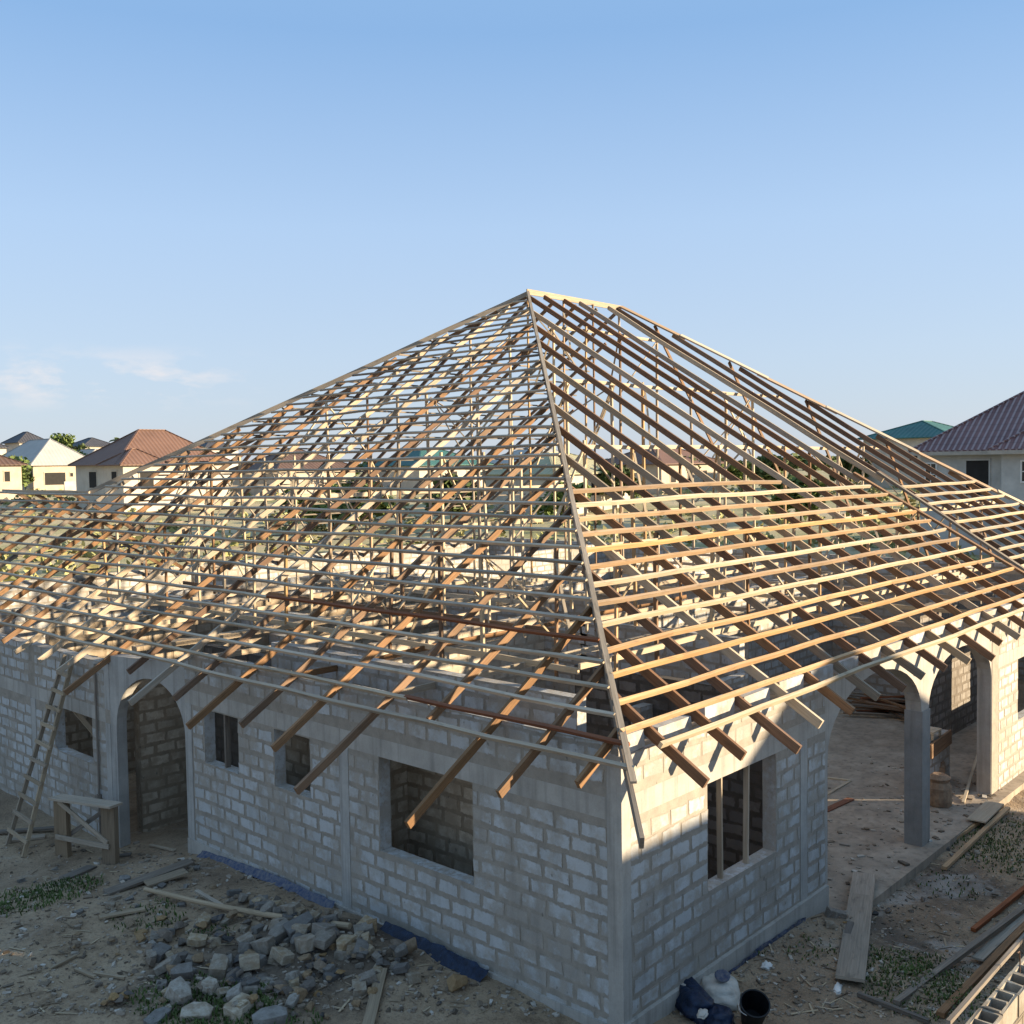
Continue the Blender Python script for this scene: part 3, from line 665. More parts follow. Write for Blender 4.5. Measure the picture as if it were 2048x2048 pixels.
# right yard
plank('plank', 'broad grey scaffold plank leaning on the slab edge', gp(1700, 1958, .11), gp(1729, 1748, .18), .38, .045, M_palegrey)
plank('timber', 'yellowish beam nearest the arcade, under the short board', gp(1838, 1724, .05), gp(2004, 1612, .12), .09, .06, M_orange, cat='timber')
plank('timber', 'yellowish beam on the grass side, under the short board', gp(1888, 1736, .05), gp(2016, 1616, .12), .09, .06, M_orange, cat='timber')
plank('plank', 'short pale board lying across two yellowish beams', gp(1952, 1642, .17), gp(1990, 1606, .19), .36, .03, M_pale)
plank('timber', 'red brown beam lying on bare soil toward the fence', gp(1946, 1860), gp(2075, 1756), .08, .06, M_red, cat='timber')
plank('timber', 'long round-edged grey brown beam pointing to the sack', gp(1792, 2006, .04), gp(2090, 1785, .06), .09, .07, M_old, cat='timber')
plank('timber', 'long beam lying closest to the boundary fence', gp(1880, 2030, .04), gp(2100, 1800, .06), .10, .07, M_brown, cat='timber')
plank('plank', 'short pale board between the two long beams', gp(1956, 1918, .09), gp(2065, 1815, .09), .16, .03, M_palegrey)
plank('plank', 'slim board stacked beside the closest long beam', gp(1950, 1905, .05), gp(2075, 1790, .05), .12, .03, M_old)
plank('stick', 'dark stick lying crosswise by the weeds', gp(1716, 1988), gp(1858, 2043), .06, .05, M_old, cat='stick')
plank('pole', 'thin grey metal pole resting along the fence top', (-.6, -4.10, 1.745), (5.5, -4.10, 1.745), .04, .04, M_old, cat='pole')
plank('plank', 'broken board beside the scaffold plank', gp(1685, 1905, .02), gp(1702, 1845, .04), .10, .03, M_old)
plank('plank', 'wooden strip at the foot of the slab edge', gp(1745, 1752, .03), gp(1838, 1690, .05), .12, .05, M_old)
# court floor
FZ = -.57
def fp(px, py, z=FZ): return at(px, py, z)
for i, (a, b, l) in enumerate([((1655, 1556), (1700, 1561), 'upper pale batten of the loose triangle on the court floor'), ((1700, 1562), (1655, 1589), 'lower pale batten of the loose triangle on the court floor'), ((1650, 1622), (1702, 1598), 'reddish plank on the court floor near the wall end')]):
    plank('batten' if i < 2 else 'plank', l, fp(*a), fp(*b), .07 if i < 2 else .16, .04, M_pale if i < 2 else M_red, cat='batten' if i < 2 else 'plank')
r2 = random.Random(12)
for k in range(22):
    a = fp(1690+r2.uniform(-10, 60), 1420+r2.uniform(-12, 14)); b = fp(1840+r2.uniform(-40, 30), 1432+r2.uniform(-14, 22)); z = FZ+.05+.055*(k//3)
    a.z = z; b.z = z+r2.uniform(-.02, .05); b = a+(b-a).normalized()*r2.uniform(2.2, 3.4)
    plank('timber', 'brown length of timber in the pile at the back of the court', a, b, .10, .05, r2.choice([M_brown, M_dark, M_red, M_old]), r2.uniform(-.2, .2), 'timber', 'timber pile at the back of the court')
plank('plank', 'pale plank laid along the front of the timber pile', fp(1668, 1424), fp(1810, 1440), .14, .03, M_palegrey)
# things under the second arch
plank('stick', 'slanting stick leaning on the arcade jamb', fp(1926, 1606), fp(1958, 1532)+V(0, 0, .35), .06, .04, M_pale, cat='stick')
o = MB(); c = fp(1878, 1608); o.lathe([(.0, 0), (.25, .0), (.27, .10), (.26, .38), (.20, .50), (.24, .58), (.13, .66), (0, .63)], 18, (0, 0, 0)); o = o.build('sack', M_bag, None, True, loc=(0, 0, 0)); o.location = c; tag(o, 'fat tan sack slumped on the floor under the second arch', 'sack')
mb = MB(); c = fp(1880, 1578); mb.box((0, 0, .22), (.5, .36, .42), .3, jit=.02); mb.box((.05, .02, .47), (.42, .3, .1), .1, jit=.02); o = mb.build('crate', M_bag, None); o.location = c+V(.5, .25, 0); tag(o, 'brown box behind the slumped sack', 'box')
lw = V(11.3, 3.1, 2.2)
def on_ledge(name, label, cat, mb, px, py, m, smooth=False):
    o = mb.build(name, m, None, smooth); o.location = at(px, py, 2.2) if False else V(0, 0, 0); return tag(o, label, cat)
bm = MB(); bm.lathe([(0, 0), (.13, 0), (.16, .3), (.165, .31), (.14, .3), (.12, .03), (0, .03)], 18)
o = bm.build('bucket', M_white, None, True); o.location = (12.55, 1.2, .55); tag(o, 'white bucket standing on the low wall under the second arch', 'bucket')
bm = MB(); bm.box((0, 0, .17), (.5, .3, .04)); [bm.box((sx*.22, sy*.12, .08), (.05, .05, .15)) for sx in (-1, 1) for sy in (-1, 1)]
o = bm.build('bench', M_palegrey, None); o.location = (13.3, 1.2, .55); tag(o, 'small wooden bench standing on the low wall under the second arch', 'bench')
plank('plank', 'orange brown board leaning on the low wall under the second arch', (12.7, .98, .40), (13.9, .98, .50), .05, .32, M_brown)

mb = MB(); r = random.Random(19)
for k in range(420):
    x, y = r.uniform(5.7, 15), -.1+abs(r.gauss(0, 1.6)); s_ = r.uniform(.02, .10)*r.choice([.4, .6, 1])
    if y > 7: continue
    mb.box((x, y, -.58+s_*.12), (s_*r.uniform(.8, 2.4), s_, s_*.4), r.uniform(0, 6), col=(r.random(), 1, 0), jit=s_*.12)
COURT_CHIPS = mb

# ------------------------------------------------------------------ ladder, trestle
fa, fb = gp(14, 1690, 0), gp(46, 1714, 0); ta = V(-.60, 13.85, 3.05); tb = V(-.60, 13.46, 3.05)
LAD = empty('ladder', (fa+fb)/2, 'rough wooden ladder leaning against the shaded left wing', 'ladder')
base = (fa+fb)/2
def lp(v): return v-base
for a, b in ((fa, ta), (fb, tb)):
    mb = MB(); mb.beam(lp(a), lp(b), .055, .08, (1, 0, 0), 5, .02, 5+a.y); mb.build('rail', M_lad, LAD)
for k in range(10):
    t = .08+.092*k; a = fa+(ta-fa)*t; b = fb+(tb-fb)*t; e = (b-a)*.12; o_ = V(-.05, -.02, 0)
    mb = MB(); mb.beam(lp(a-e+o_), lp(b+e+o_+V(0, 0, R.uniform(-.03, .03))), .035, .075, (.2, 0, 1), 1, 0, k); mb.build('rung', M_lad, LAD)
ta_, tb_ = gp(127, 1712, 0), gp(222, 1728, 0)
TR = empty('trestle', (ta_+tb_)/2, 'wooden trestle of wide uprights with crossed braces beside the arch', 'trestle'); tb0 = (ta_+tb_)/2
A, B = ta_-tb0, tb_-tb0; dx = (B-A).normalized()
for P_, s in ((A, 1), (B, 2)):
    for o_ in (0,):
        mb = MB(); mb.beam(P_+V(0, 0, -.05), P_+V(.0, 0, 1.12), .36, .10, tuple(V(dx.y, -dx.x, 0)), 3, .008, s); mb.build('leg', M_form, TR)
mb = MB(); mb.beam(A-dx*.2+V(0, 0, 1.15), B+dx*.2+V(0, 0, 1.13), .30, .045, None, 4, .008, 6); mb.build('top', M_palegrey, TR)
pn = V(dx.y, -dx.x, 0)
if pn.dot(CAM-tb0) < 0: pn = -pn
mb = MB(); mb.beam(A+pn*.07+V(0, 0, 1.1), B+pn*.07+V(0, 0, .42), .03, .09, None, 2, 0, 7); mb.build('brace', M_palegrey, TR)
mb = MB(); mb.beam(A-pn*.07+V(0, 0, .35), B-pn*.07+V(0, 0, 1.1), .03, .08, None, 2, 0, 8); mb.build('brace', M_old, TR)
mb = MB(); mb.beam(A-dx*.1+pn*.08+V(0, 0, .40), B+dx*.05+pn*.08+V(0, 0, .36), .03, .09, None, 2, 0, 9); mb.build('rail', M_palegrey, TR)

# ------------------------------------------------------------------ sack, bucket, plastic by the sunny wall
def lumpy(name, c, d, m, label, cat, seed, rz=0, n=14, amp=.12, flat=.5):
    r = random.Random(seed); mb = MB(); P = []
    for i in range(n+1):
        th = PI*i/n
        P.append([V(math.sin(th)*math.cos(2*PI*k/18), math.sin(th)*math.sin(2*PI*k/18), math.cos(th)) for k in range(18)])
    def f(p):
        s = 1+amp*noise.noise(p*1.7+V(seed, 0, 0))+amp*.5*noise.noise(p*4+V(0, seed, 0)) + amp*.25*noise.noise(p*9+V(0, seed, 3))
        q = V(math.copysign(abs(p.x)**.7, p.x)*d[0]/2, math.copysign(abs(p.y)**.7, p.y)*d[1]/2, p.z*d[2]/2)*s
        if q.z < -flat*d[2]/2: q.z = -flat*d[2]/2
        return q
    for i in range(n):
        for k in range(18):
            k2 = (k+1) % 18; mb.face([f(P[i][k]), f(P[i+1][k]), f(P[i+1][k2]), f(P[i][k2])])
    o = mb.build(name, m, None, True, merge=.002); o.location = Vector(c)+V(0, 0, flat*d[2]/2); o.rotation_euler.z = rz; return tag(o, label, cat)
c = gp(1440, 1995, 0); lumpy('sack', c, (.66, .52, .30), M_sack, 'pale torn paper sack beside the black bucket', 'sack', 4, .7, amp=.3)
c2 = gp(1448, 1984, 0); bm = MB(); bm.lathe([(0, 0), (.10, 0), (.105, .02), (.09, .03), (0, .02)], 16); o = bm.build('lid', M_blue, None); o.location = c+V(-.02, -.05, .31); o.rotation_euler = (.2, -.3, 0); tag(o, 'blue plastic lid lying on the pale paper sack', 'lid')
BK = MB(); BK.lathe([(0, 0), (.135, 0), (.18, .36), (.19, .365), (.19, .385), (.172, .385), (.13, .02), (0, .02)], 28)
bk = BK.build('bucket', M_black, None, True); cb = gp(1503, 2048, 0); bk.location = cb+V(0, 0, .05); bk.rotation_euler = (Matrix.Rotation(.55, 3, V(CR.x, CR.y, 0)) ).to_euler(); tag(bk, 'black rubber bucket tipped toward the camera by the sunny wall', 'bucket')
mb = MB(); mb.tube([V(.19*math.cos(a), .19*math.sin(a), .36-.10*math.sin(a)) for a in [PI*i/12 for i in range(13)]], .006, 6); o = mb.build('handle', M_white, bk)
lumpy('plastic_sheet', gp(1385, 2020, 0), (.85, .42, .40), M_navy, 'crumpled dark blue plastic sheet at the foot of the sunny wall', 'sheet', 9, 1.0, amp=.45)
lumpy('plastic_sheet', gp(1440, 2055, 0), (.45, .35, .28), M_navy, 'small dark plastic bundle left of the black bucket', 'sheet', 12, .3, amp=.4)
lumpy('paper_scrap', gp(1405, 2030, .22), (.22, .12, .05), M_sack, 'white paper scrap on the crumpled dark plastic', 'paper', 15, .3, amp=.4)
lumpy('plastic_bag', gp(1534, 1935, 0), (.20, .13, .08), M_white, 'pale plastic bag lying midway along the sunny wall', 'bag', 17, .3, amp=.5)
lumpy('plastic_bag', gp(1676, 1978, 0), (.26, .10, .05), M_white, 'flattened clear plastic bag on the weeds by the scaffold plank', 'bag', 18, .3, amp=.5)
def strip(name, label, pts, hgt, m, seed, cat='sheet', lean=.08):
    r = random.Random(seed); mb = MB(); N = 26; ring = []
    for i in range(N+1):
        t = i/N*(len(pts)-1); k = min(int(t), len(pts)-2); p = Vector(pts[k])*(1-(t-k))+Vector(pts[k+1])*(t-k)
        ring.append([p+V(r.uniform(-.015, .02)-lean*j/3, r.uniform(-.02, .02), hgt*(1-j/3)*r.uniform(.85, 1.1)) for j in range(4)])
    for i in range(N):
        for j in range(3): mb.face([ring[i][j], ring[i+1][j], ring[i+1][j+1], ring[i][j+1]])
    return tag(mb.build(name, m, None, True, merge=.001), label, cat)
strip('plastic_sheet', 'long blue plastic strip along the foot of the shaded wall', [V(-.05, 9.6, ground(-.1, 9.6)), V(-.06, 7.6, ground(-.1, 7.6)+.02), V(-.06, 5.6, ground(-.1, 5.6))], .10, M_blue, 3, lean=.12)
strip('plastic_sheet', 'dark blue plastic strip in the trench near the house corner', [V(-.06, 4.4, ground(-.1, 4.4)-.03), V(-.07, 3.3, ground(-.1, 3.3)), V(-.08, 2.2, ground(-.1, 2.2))], .13, M_navy, 6, lean=.2)
rs = strip('plastic_sheet', 'blue plastic edging strip along the foot of the sunny wall', [V(2.0, -.10, ground(2, -.1)), V(3.2, -.10, ground(3.2, -.1)), V(4.6, -.10, ground(4.6, -.1))], .07, M_blue, 8, lean=.03)

# ------------------------------------------------------------------ rubble
def lump_mesh(name, m, seed, kind):
    import bmesh
    r = random.Random(seed); b = bmesh.new()
    if kind == 'rock':
        for _ in range(11):
            p = V(r.gauss(0, 1), r.gauss(0, 1), r.gauss(0, 1)).normalized(); b.verts.new((p.x*.5, p.y*.42*r.uniform(.85, 1.1), p.z*.36*r.uniform(.8, 1.1)))
    else:
        for sx in (-1, 1):
            for sy in (-1, 1):
                for sz in (-1, 1):
                    if r.random() < .18: 
                        b.verts.new((sx*.2, sy*.3, sz*.25)); b.verts.new((sx*.5, sy*.1, sz*.2)); continue
                    for e in range(2): b.verts.new((sx*.5*r.uniform(.8, 1), sy*.36*r.uniform(.8, 1), sz*.29*r.uniform(.85, 1)))
    bmesh.ops.convex_hull(b, input=b.verts); 
    dele = [v for v in b.verts if not v.link_faces]; bmesh.ops.delete(b, geom=dele, context='VERTS')
    bmesh.ops.bevel(b, geom=list(b.edges), offset=.015, segments=1, affect='EDGES')
    me = bpy.data.meshes.new(name); b.to_mesh(me); b.free(); me.materials.append(m); return me
KINDS = {'grey': [lump_mesh('broken_block', M_st_grey, s, 'blk') for s in (1, 2, 3, 4)], 'brown': [lump_mesh('stone', M_st_brown, s, 'rock') for s in (5, 6, 7, 8)],
         'pale': [lump_mesh('broken_block', M_st_pale, s, 'blk') for s in (9, 10, 11)], 'dark': [lump_mesh('stone', M_st_dark, s, 'rock') for s in (12, 13, 14)]}
LBL = {'grey': ('broken_block', 'broken grey block lump in the rubble along the shaded wall', 'block', 'broken grey block lumps'),
       'brown': ('stone', 'rough brown stone in the rubble along the shaded wall', 'stone', 'brown rubble stones'),
       'pale': ('broken_block', 'pale whitish block lump among the rubble and weeds', 'block', 'pale block lumps'),
       'dark': ('stone', 'dark grey stone in the rubble along the shaded wall', 'stone', 'dark rubble stones')}
r3 = random.Random(44); placed = []
def lump(kind, px, py, s, sink=.34, lab=None):
    p = atg(px, py, 0)
    if p.x > -.22 and p.y > 0: return
    hump = 0
    for q in placed:
        d = math.hypot(q[0]-p.x, q[1]-p.y)
        if d < (q[2]+s)*.42: hump = max(hump, q[3]*.55)
    o = bpy.data.objects.new(LBL[kind][0], r3.choice(KINDS[kind])); COL.objects.link(o)
    hh = s*.55; o.location = (p.x, p.y, p.z+hh*(.5-sink)+min(hump, .22)); o.scale = (s*r3.uniform(.85, 1.2), s*r3.uniform(.85, 1.2), s*r3.uniform(.7, 1.1))
    o.rotation_euler = (r3.uniform(-.35, .35), r3.uniform(-.35, .35), r3.uniform(0, 6.28)); placed.append((p.x, p.y, s, hh))
    if lab: tag(o, lab, LBL[kind][2])
    else: tag(o, *LBL[kind][1:])
def scatter(kind, n, x0, x1, y0, y1, s0, s1):
    for _ in range(n): lump(kind, r3.uniform(x0, x1), r3.uniform(y0, y1), r3.uniform(s0, s1)*r3.choice([.7, 1, 1]))
scatter('grey', 75, 300, 760, 1840, 1990, .14, .30); scatter('dark', 24, 380, 680, 1835, 1985, .14, .30); scatter('brown', 85, 200, 760, 1840, 2020, .10, .26)
for (x, y, s) in ((560, 1878, .36), (600, 1872, .38), (612, 1905, .38), (528, 1905, .34), (565, 1925, .32), (650, 1895, .34), (690, 1900, .30), (500, 1940, .36), (440, 1950, .34), (365, 1958, .32)): lump('grey', x, y, s)
for (x, y, s) in ((330, 1885, .30), (360, 1868, .26), (277, 1886, .24), (150, 1897, .26), (745, 1868, .38), (730, 1892, .28), (600, 2005, .28), (560, 1990, .22), (620, 1975, .2)): lump('brown', x, y, s)
lump('brown', 810, 1908, .50, .15, 'large brown boulder against the shaded wall, nearest the house corner'); lump('brown', 915, 1975, .40, .2, 'lone brown stone on dark soil near the house corner')
for (x, y, s) in ((360, 2000, .38), (395, 2030, .34), (480, 2020, .36), (540, 2040, .40), (420, 1985, .28), (315, 2040, .28), (250, 1762, .22), (305, 1905, .18), (470, 2000, .24)): lump('pale', x, y, s)
for k in range(56):
    t = r3.random(); lump(r3.choice(['grey', 'brown', 'grey', 'dark']), 425+400*t+r3.uniform(-16, 16), 1768+158*t+abs(r3.gauss(0, 16)), r3.uniform(.12, .30))
scatter('grey', 18, 250, 420, 1735, 1830, .08, .2); scatter('brown', 16, 400, 700, 1750, 1850, .08, .2); scatter('pale', 10, 300, 600, 1960, 2048, .12, .22); scatter('brown', 22, 100, 420, 1860, 2000, .07, .15); scatter('grey', 14, 20, 300, 1700, 1830, .08, .18); scatter('brown', 10, 500, 660, 1960, 2045, .12, .24)
scatter('dark', 12, 640, 950, 1930, 2045, .06, .12)
LBL = {'grey': ('broken_block', 'grey broken block lump on the soil in front of the arcade', 'block', 'block lumps before the arcade'),
       'brown': ('stone', 'small brown stone on the soil in front of the arcade', 'stone', 'brown stones before the arcade'),
       'pale': ('broken_block', 'pale block lump on the soil in front of the arcade', 'block', 'pale lumps before the arcade'), 'dark': ('stone', 'small dark stone on the soil in front of the arcade', 'stone', 'dark stones before the arcade')}
for (x, y, s) in ((1672, 1832, .26), (1690, 1818, .22), (1660, 1850, .18)): lump('grey', x, y, s)
scatter('brown', 12, 1600, 2040, 1700, 1960, .06, .14); scatter('dark', 16, 1740, 1860, 1760, 1850, .06, .16); scatter('grey', 10, 1850, 2040, 1640, 1760, .06, .16); scatter('pale', 6, 1500, 2040, 1700, 2000, .05, .09)

# chips, splinters and gravel: uncountable
def chips(name, n, fn, s0, s1, m, seed):
    r = random.Random(seed); mb = MB()
    for _ in range(n):
        x, y = fn(r); s = r.uniform(s0, s1)*r.choice([.5, .7, 1]); z = ground(x, y)
        if (-.05 < x < 5.5 and -.06 < y) or (x > -.1 and y > 0): continue
        a = r.uniform(0, 6.28); M = Matrix.Rotation(a, 3, 'Z') @ Matrix.Rotation(r.uniform(-.4, .4), 3, 'X')
        mb.box((x, y, z+s*.2), (s*r.uniform(.6, 2.2), s*r.uniform(.5, 1), s*r.uniform(.3, .7)), M=M, jit=s*.16, col=(r.random(), 1, 0))
    return mb
def left_area(r):
    p = at(r.uniform(-20, 1180), 2048-(r.random()**1.2)*390, -.3); return p.x, p.y
def right_area(r):
    p = at(r.uniform(1240, 2070), 2060-(r.random()**1.2)*460, -.45); return p.x, p.y
def chipmat(name, st):
    m = NM(name, .95); g = m.attr(); m.col(m.ramp(g[0], st)); return m.m
M_chip = chipmat('mixed_rubble_chip', [(0, (.10, .08, .06)), (.35, (.22, .17, .12)), (.6, (.28, .23, .18)), (.9, (.36, .31, .25)), (1, (.5, .46, .40))])
tag(COURT_CHIPS.build('debris', M_chip), kind='stuff', label='chips and offcuts scattered on the court floor')
M_splint = chipmat('wood_splinter', [(0, (.10, .07, .045)), (.5, (.25, .19, .13)), (1, (.48, .38, .25))])
g1 = chips('gravel', 3600, left_area, .015, .07, None, 3); g2 = chips('gravel', 3000, right_area, .015, .06, None, 4)
tag(g1.build('gravel', M_chip), kind='stuff', label='loose chips and gravel in front of the shaded wall')
tag(g2.build('gravel', M_chip), kind='stuff', label='loose chips and gravel in front of the sunny wall')
mb = MB(); r = random.Random(9)
for k in range(700):
    x, y = (left_area if k % 2 else right_area)(r)
    if x > -.15 and y > -.15: continue
    z = ground(x, y)+.012; a = r.uniform(0, 6.28); l = r.uniform(.06, .32)
    d = V(math.cos(a), math.sin(a), r.uniform(-.08, .08))*l/2; c = V(x, y, z); mb.beam(c-d, c+d, r.uniform(.008, .03), .008, None, 1, 0, 0, 1, (r.random(), 1, 0))
tag(mb.build('debris', M_splint), kind='stuff', label='wood splinters and offcuts strewn over the yard')

# ------------------------------------------------------------------ weeds
def blades(mb, p, n, rad, h, r, w=.012):
    for _ in range(n):
        a = r.uniform(0, 6.28); d = rad*math.sqrt(r.random()); x, y = p[0]+math.cos(a)*d, p[1]+math.sin(a)*d
        if x > -.05 and y > -.05 and p[2] < 1: continue
        z = ground(x, y); hh = h*r.uniform(.5, 1.2); b = r.uniform(0, 6.28); t = V(math.cos(b), math.sin(b), 0); s = V(-t.y, t.x, 0)*w
        q0 = V(x, y, z-.01); q1 = q0+V(0, 0, hh*.6)+t*hh*.2; q2 = q0+V(0, 0, hh*.85)+t*hh*.65
        mb.face([q0-s, q0+s, q1+s*.8, q1-s*.8]); mb.face([q1-s*.8, q1+s*.8, q2+s*.1, q2-s*.1])
r = random.Random(77); mb = MB()
for (px, py, rad, n) in ((75, 1790, .9, 420), (130, 1775, .6, 200), (40, 1815, .5, 130), (400, 2020, .55, 420), (455, 2035, .5, 380), (340, 1990, .5, 240), (500, 2000, .35, 160), (300, 1835, .5, 110), (420, 1870, .3, 70), (600, 2045, .3, 60)):
    p = atg(px, py); blades(mb, p, int(n*1.3), rad*1.1, .09, r)
tag(mb.build('grass', M_grass), kind='stuff', label='low green weeds among the rubble')
mb = MB()
for (px, py, rad, n) in ((1812, 1955, .6, 380), (1840, 1985, .6, 300), (1790, 1925, .45, 200), (1870, 1930, .5, 150), (2010, 1680, .9, 420), (2040, 1660, .9, 380), (1960, 1690, .5, 160), (1985, 1720, .5, 120), (1480, 1900, .3, 50), (1620, 1905, .35, 60), (1900, 1770, .5, 90), (1950, 2000, .5, 160), (2040, 1720, .7, 180)):
    p = atg(px, py); blades(mb, p, int(n*1.2), rad*1.25, .075, r)
tag(mb.build('grass', M_grass), kind='stuff', label='low green weeds between the sunny wall and the fence')

# ------------------------------------------------------------------ boundary fence, lower right
FW = empty('boundary_wall', (3.5, -4.3, -.7), 'low hollow block boundary wall with lit top course, lower right', 'wall')
FO = V(3.5, -4.3, -.7)
M_fence = blockmat('boundary_block', (.40, .36, .29), (.29, .26, .21), (.22, .18, .135))
w = block_wall('block_course', (-9-3.5, -.11), (14-3.5, -.11), 0, 2.18, .22, parent=FW, seed=60, mat=M_fence)
r = random.Random(3); mb = MB(); x = -4.0
while x < 10:
    L = .455*r.uniform(.97, 1.02); h = r.uniform(.19, .225); x0 = x+.01; x1 = x+L-.01; y0, y1 = -.105+r.uniform(-.01, .01), .105+r.uniform(-.01, .01); z0 = 2.185
    t = .03; cells = [x0, x0+t, (x0+x1)/2-t/2, (x0+x1)/2+t/2, x1-t, x1]
    def bx(a, b, c, d):
        rough = r.uniform(-.012, .004)
        mb.hexa([V(a, c, z0), V(b, c, z0), V(b, d, z0), V(a, d, z0)]+[V(p[0], p[1], z0+h+rough+r.uniform(-.006, .006)) for p in ((a, c), (b, c), (b, d), (a, d))], (), (r.random(), 1, 0))
    bx(x0, x1, y0, y0+t); bx(x0, x1, y1-t, y1); bx(cells[0], cells[1], y0+t, y1-t); bx(cells[2], cells[3], y0+t, y1-t); bx(cells[4], cells[5], y0+t, y1-t)
    mb.face([V(x0, y0+t, z0+.06), V(x1, y0+t, z0+.06), V(x1, y1-t, z0+.06), V(x0, y1-t, z0+.06)], None, (.2, 0, 0))
    x += L
mb.build('hollow_top_course', M_fence, FW)
mb = MB(); x = 0
for (x, y, a) in ((-1.2, .02, .5), (-1.9, -.03, 1.9), (-2.6, .03, 3.3), (-.4, 0, .2)):
    b0 = V(x, y, 2.25); mb.tube([b0, b0+V(0, 0, .25), b0+V(.06*math.cos(a), .06*math.sin(a), .38), b0+V(.2*math.cos(a), .2*math.sin(a), .42)], .007, 6)
mb.build('rebar', simple('rusty_bar', (.12, .07, .045), (.06, .035, .025), 20, .8, .2), FW)

# ------------------------------------------------------------------ houses beyond
def hip_roof(mb, x0, x1, y0, y1, ze, zt, ov=.6, mi=0, th=.12):
    x0 -= ov; x1 += ov; y0 -= ov; y1 += ov; w, d = x1-x0, y1-y0
    if w < d: h = w/2; a, b = V((x0+x1)/2, y0+h, zt), V((x0+x1)/2, y1-h, zt)
    else: h = d/2; a, b = V(x0+h, (y0+y1)/2, zt), V(x1-h, (y0+y1)/2, zt)
    c = [V(x0, y0, ze), V(x1, y0, ze), V(x1, y1, ze), V(x0, y1, ze)]
    def f(*p):   # UV: u along the eave, v up the slope
        e = (p[1]-p[0]).normalized(); n = (p[1]-p[0]).cross(p[2]-p[0]).normalized(); s = n.cross(e)
        mb.face(p, [((q-p[0]).dot(e), (q-p[0]).dot(s)) for q in p], mi=mi)
    if w < d: f(c[0], c[1], a); f(c[1], c[2], b, a); f(c[2], c[3], b); f(c[3], c[0], a, b)
    else: f(c[0], c[1], b, a); f(c[1], c[2], b); f(c[2], c[3], a, b); f(c[3], c[0], a)
    k = [p-V(0, 0, th) for p in c]
    for i in range(4): mb.face([k[i], k[(i+1) % 4], c[(i+1) % 4], c[i]], mi=mi)
    mb.face([k[3], k[2], k[1], k[0]], mi=mi)
    # ridge and hip caps
    for p, q in ((a, b), (c[0], a), (c[1], b if w >= d else a), (c[2], b), (c[3], a if w >= d else b)):
        if (q-p).length > .1: mb.beam(p+V(0, 0, .03), q+V(0, 0, .03), .22, .10, None, 1, mi=mi)
def house(name, label, vols, mroof, mwall, opens, cat='house', group=None, z0=None, fascia=False):
    """vols: (x0,x1,y0,y1,zeave,zridge); opens: ('x'|'y', plane, a, b, z0, z1, kind)"""
    x0, x1, y0, y1 = vols[0][:4]; zg = z0 if z0 is not None else min(ground(x0, y0), ground(x1, y0), ground(x0, y1))-.8
    root = empty(name, ((x0+x1)/2, (y0+y1)/2, zg), label, cat, group); o = root.location.copy()
    rb, wb = MB(), MB()
    for (a, b, c, d, ze, zt) in vols:
        hip_roof(rb, a-o.x, b-o.x, c-o.y, d-o.y, ze-o.z, zt-o.z)
        h = ze-.1-zg; wb.box(((a+b)/2-o.x, (c+d)/2-o.y, h/2), (b-a, d-c, h))
    wb.build('wall', mwall, root); rb.build('roof', mroof, root)
    for (ax_, pl, a, b, c, d, kd) in opens:
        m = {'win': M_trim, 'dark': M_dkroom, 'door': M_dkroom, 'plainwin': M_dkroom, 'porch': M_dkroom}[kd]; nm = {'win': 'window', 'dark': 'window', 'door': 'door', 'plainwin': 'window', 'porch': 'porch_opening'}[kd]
        s = -1; t = .06
        def bxx(mb, a, b, c, d, p0, p1):
            if ax_ == 'x': mb.box(((p0+p1)/2-o.x, (a+b)/2-o.y, (c+d)/2-o.z), (abs(p1-p0), b-a, d-c))
            else: mb.box(((a+b)/2-o.x, (p0+p1)/2-o.y, (c+d)/2-o.z), (b-a, abs(p1-p0), d-c))
        mb = MB()
        if kd == 'win':
            bxx(mb, a-.1, b+.1, c-.1, c, pl-.08, pl+.02); bxx(mb, a-.1, b+.1, d, d+.1, pl-.08, pl+.02); bxx(mb, a-.1, a, c, d, pl-.08, pl+.02); bxx(mb, b, b+.1, c, d, pl-.08, pl+.02)
            bxx(mb, (a+b)/2-.03, (a+b)/2+.03, c, d, pl-.06, pl-.01); bxx(mb, a, (a+b)/2-.03, (c+d)/2-.03, (c+d)/2+.03, pl-.055, pl-.01); bxx(mb, (a+b)/2+.03, b, (c+d)/2-.03, (c+d)/2+.03, pl-.055, pl-.01)
            w_ = mb.build(nm, m, root); g_ = MB(); bxx(g_, a, b, c, d, pl-.02, pl+.02); g_.build('pane', M_glass, w_)
        else:
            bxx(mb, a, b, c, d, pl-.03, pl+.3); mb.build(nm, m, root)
            mb = MB(); bxx(mb, a-.12, b+.12, d, d+.12, pl-.07, pl+.02); bxx(mb, a-.12, a, c, d, pl-.05, pl+.02); bxx(mb, b, b+.12, c, d, pl-.05, pl+.02); mb.build('frame', mwall, root)
    if fascia:
        mb = MB()
        for (a, b, c, d, ze, zt) in vols:
            for (p, q) in (((a-.66, c-.66), (b+.66, c-.66)), ((a-.66, d+.66), (a-.66, c-.66))): mb.beam(V(p[0]-o.x, p[1]-o.y, ze-.22-o.z), V(q[0]-o.x, q[1]-o.y, ze-.22-o.z), .05, .26, None, 1)
        mb.build('fascia', M_fascia, root)
    return root
G = 'houses beyond the site'
house('bungalow', 'beige bungalow with brown roof cut by the left picture edge', [(32, 46.3, 131.7, 146, 7.8, 11.6)], M_rbrown, M_peach, [('y', 131.7, 41.0, 41.8, 6.1, 6.9, 'dark'), ('y', 131.7, 44.1, 44.8, 5.6, 6.9, 'dark')], group=G)
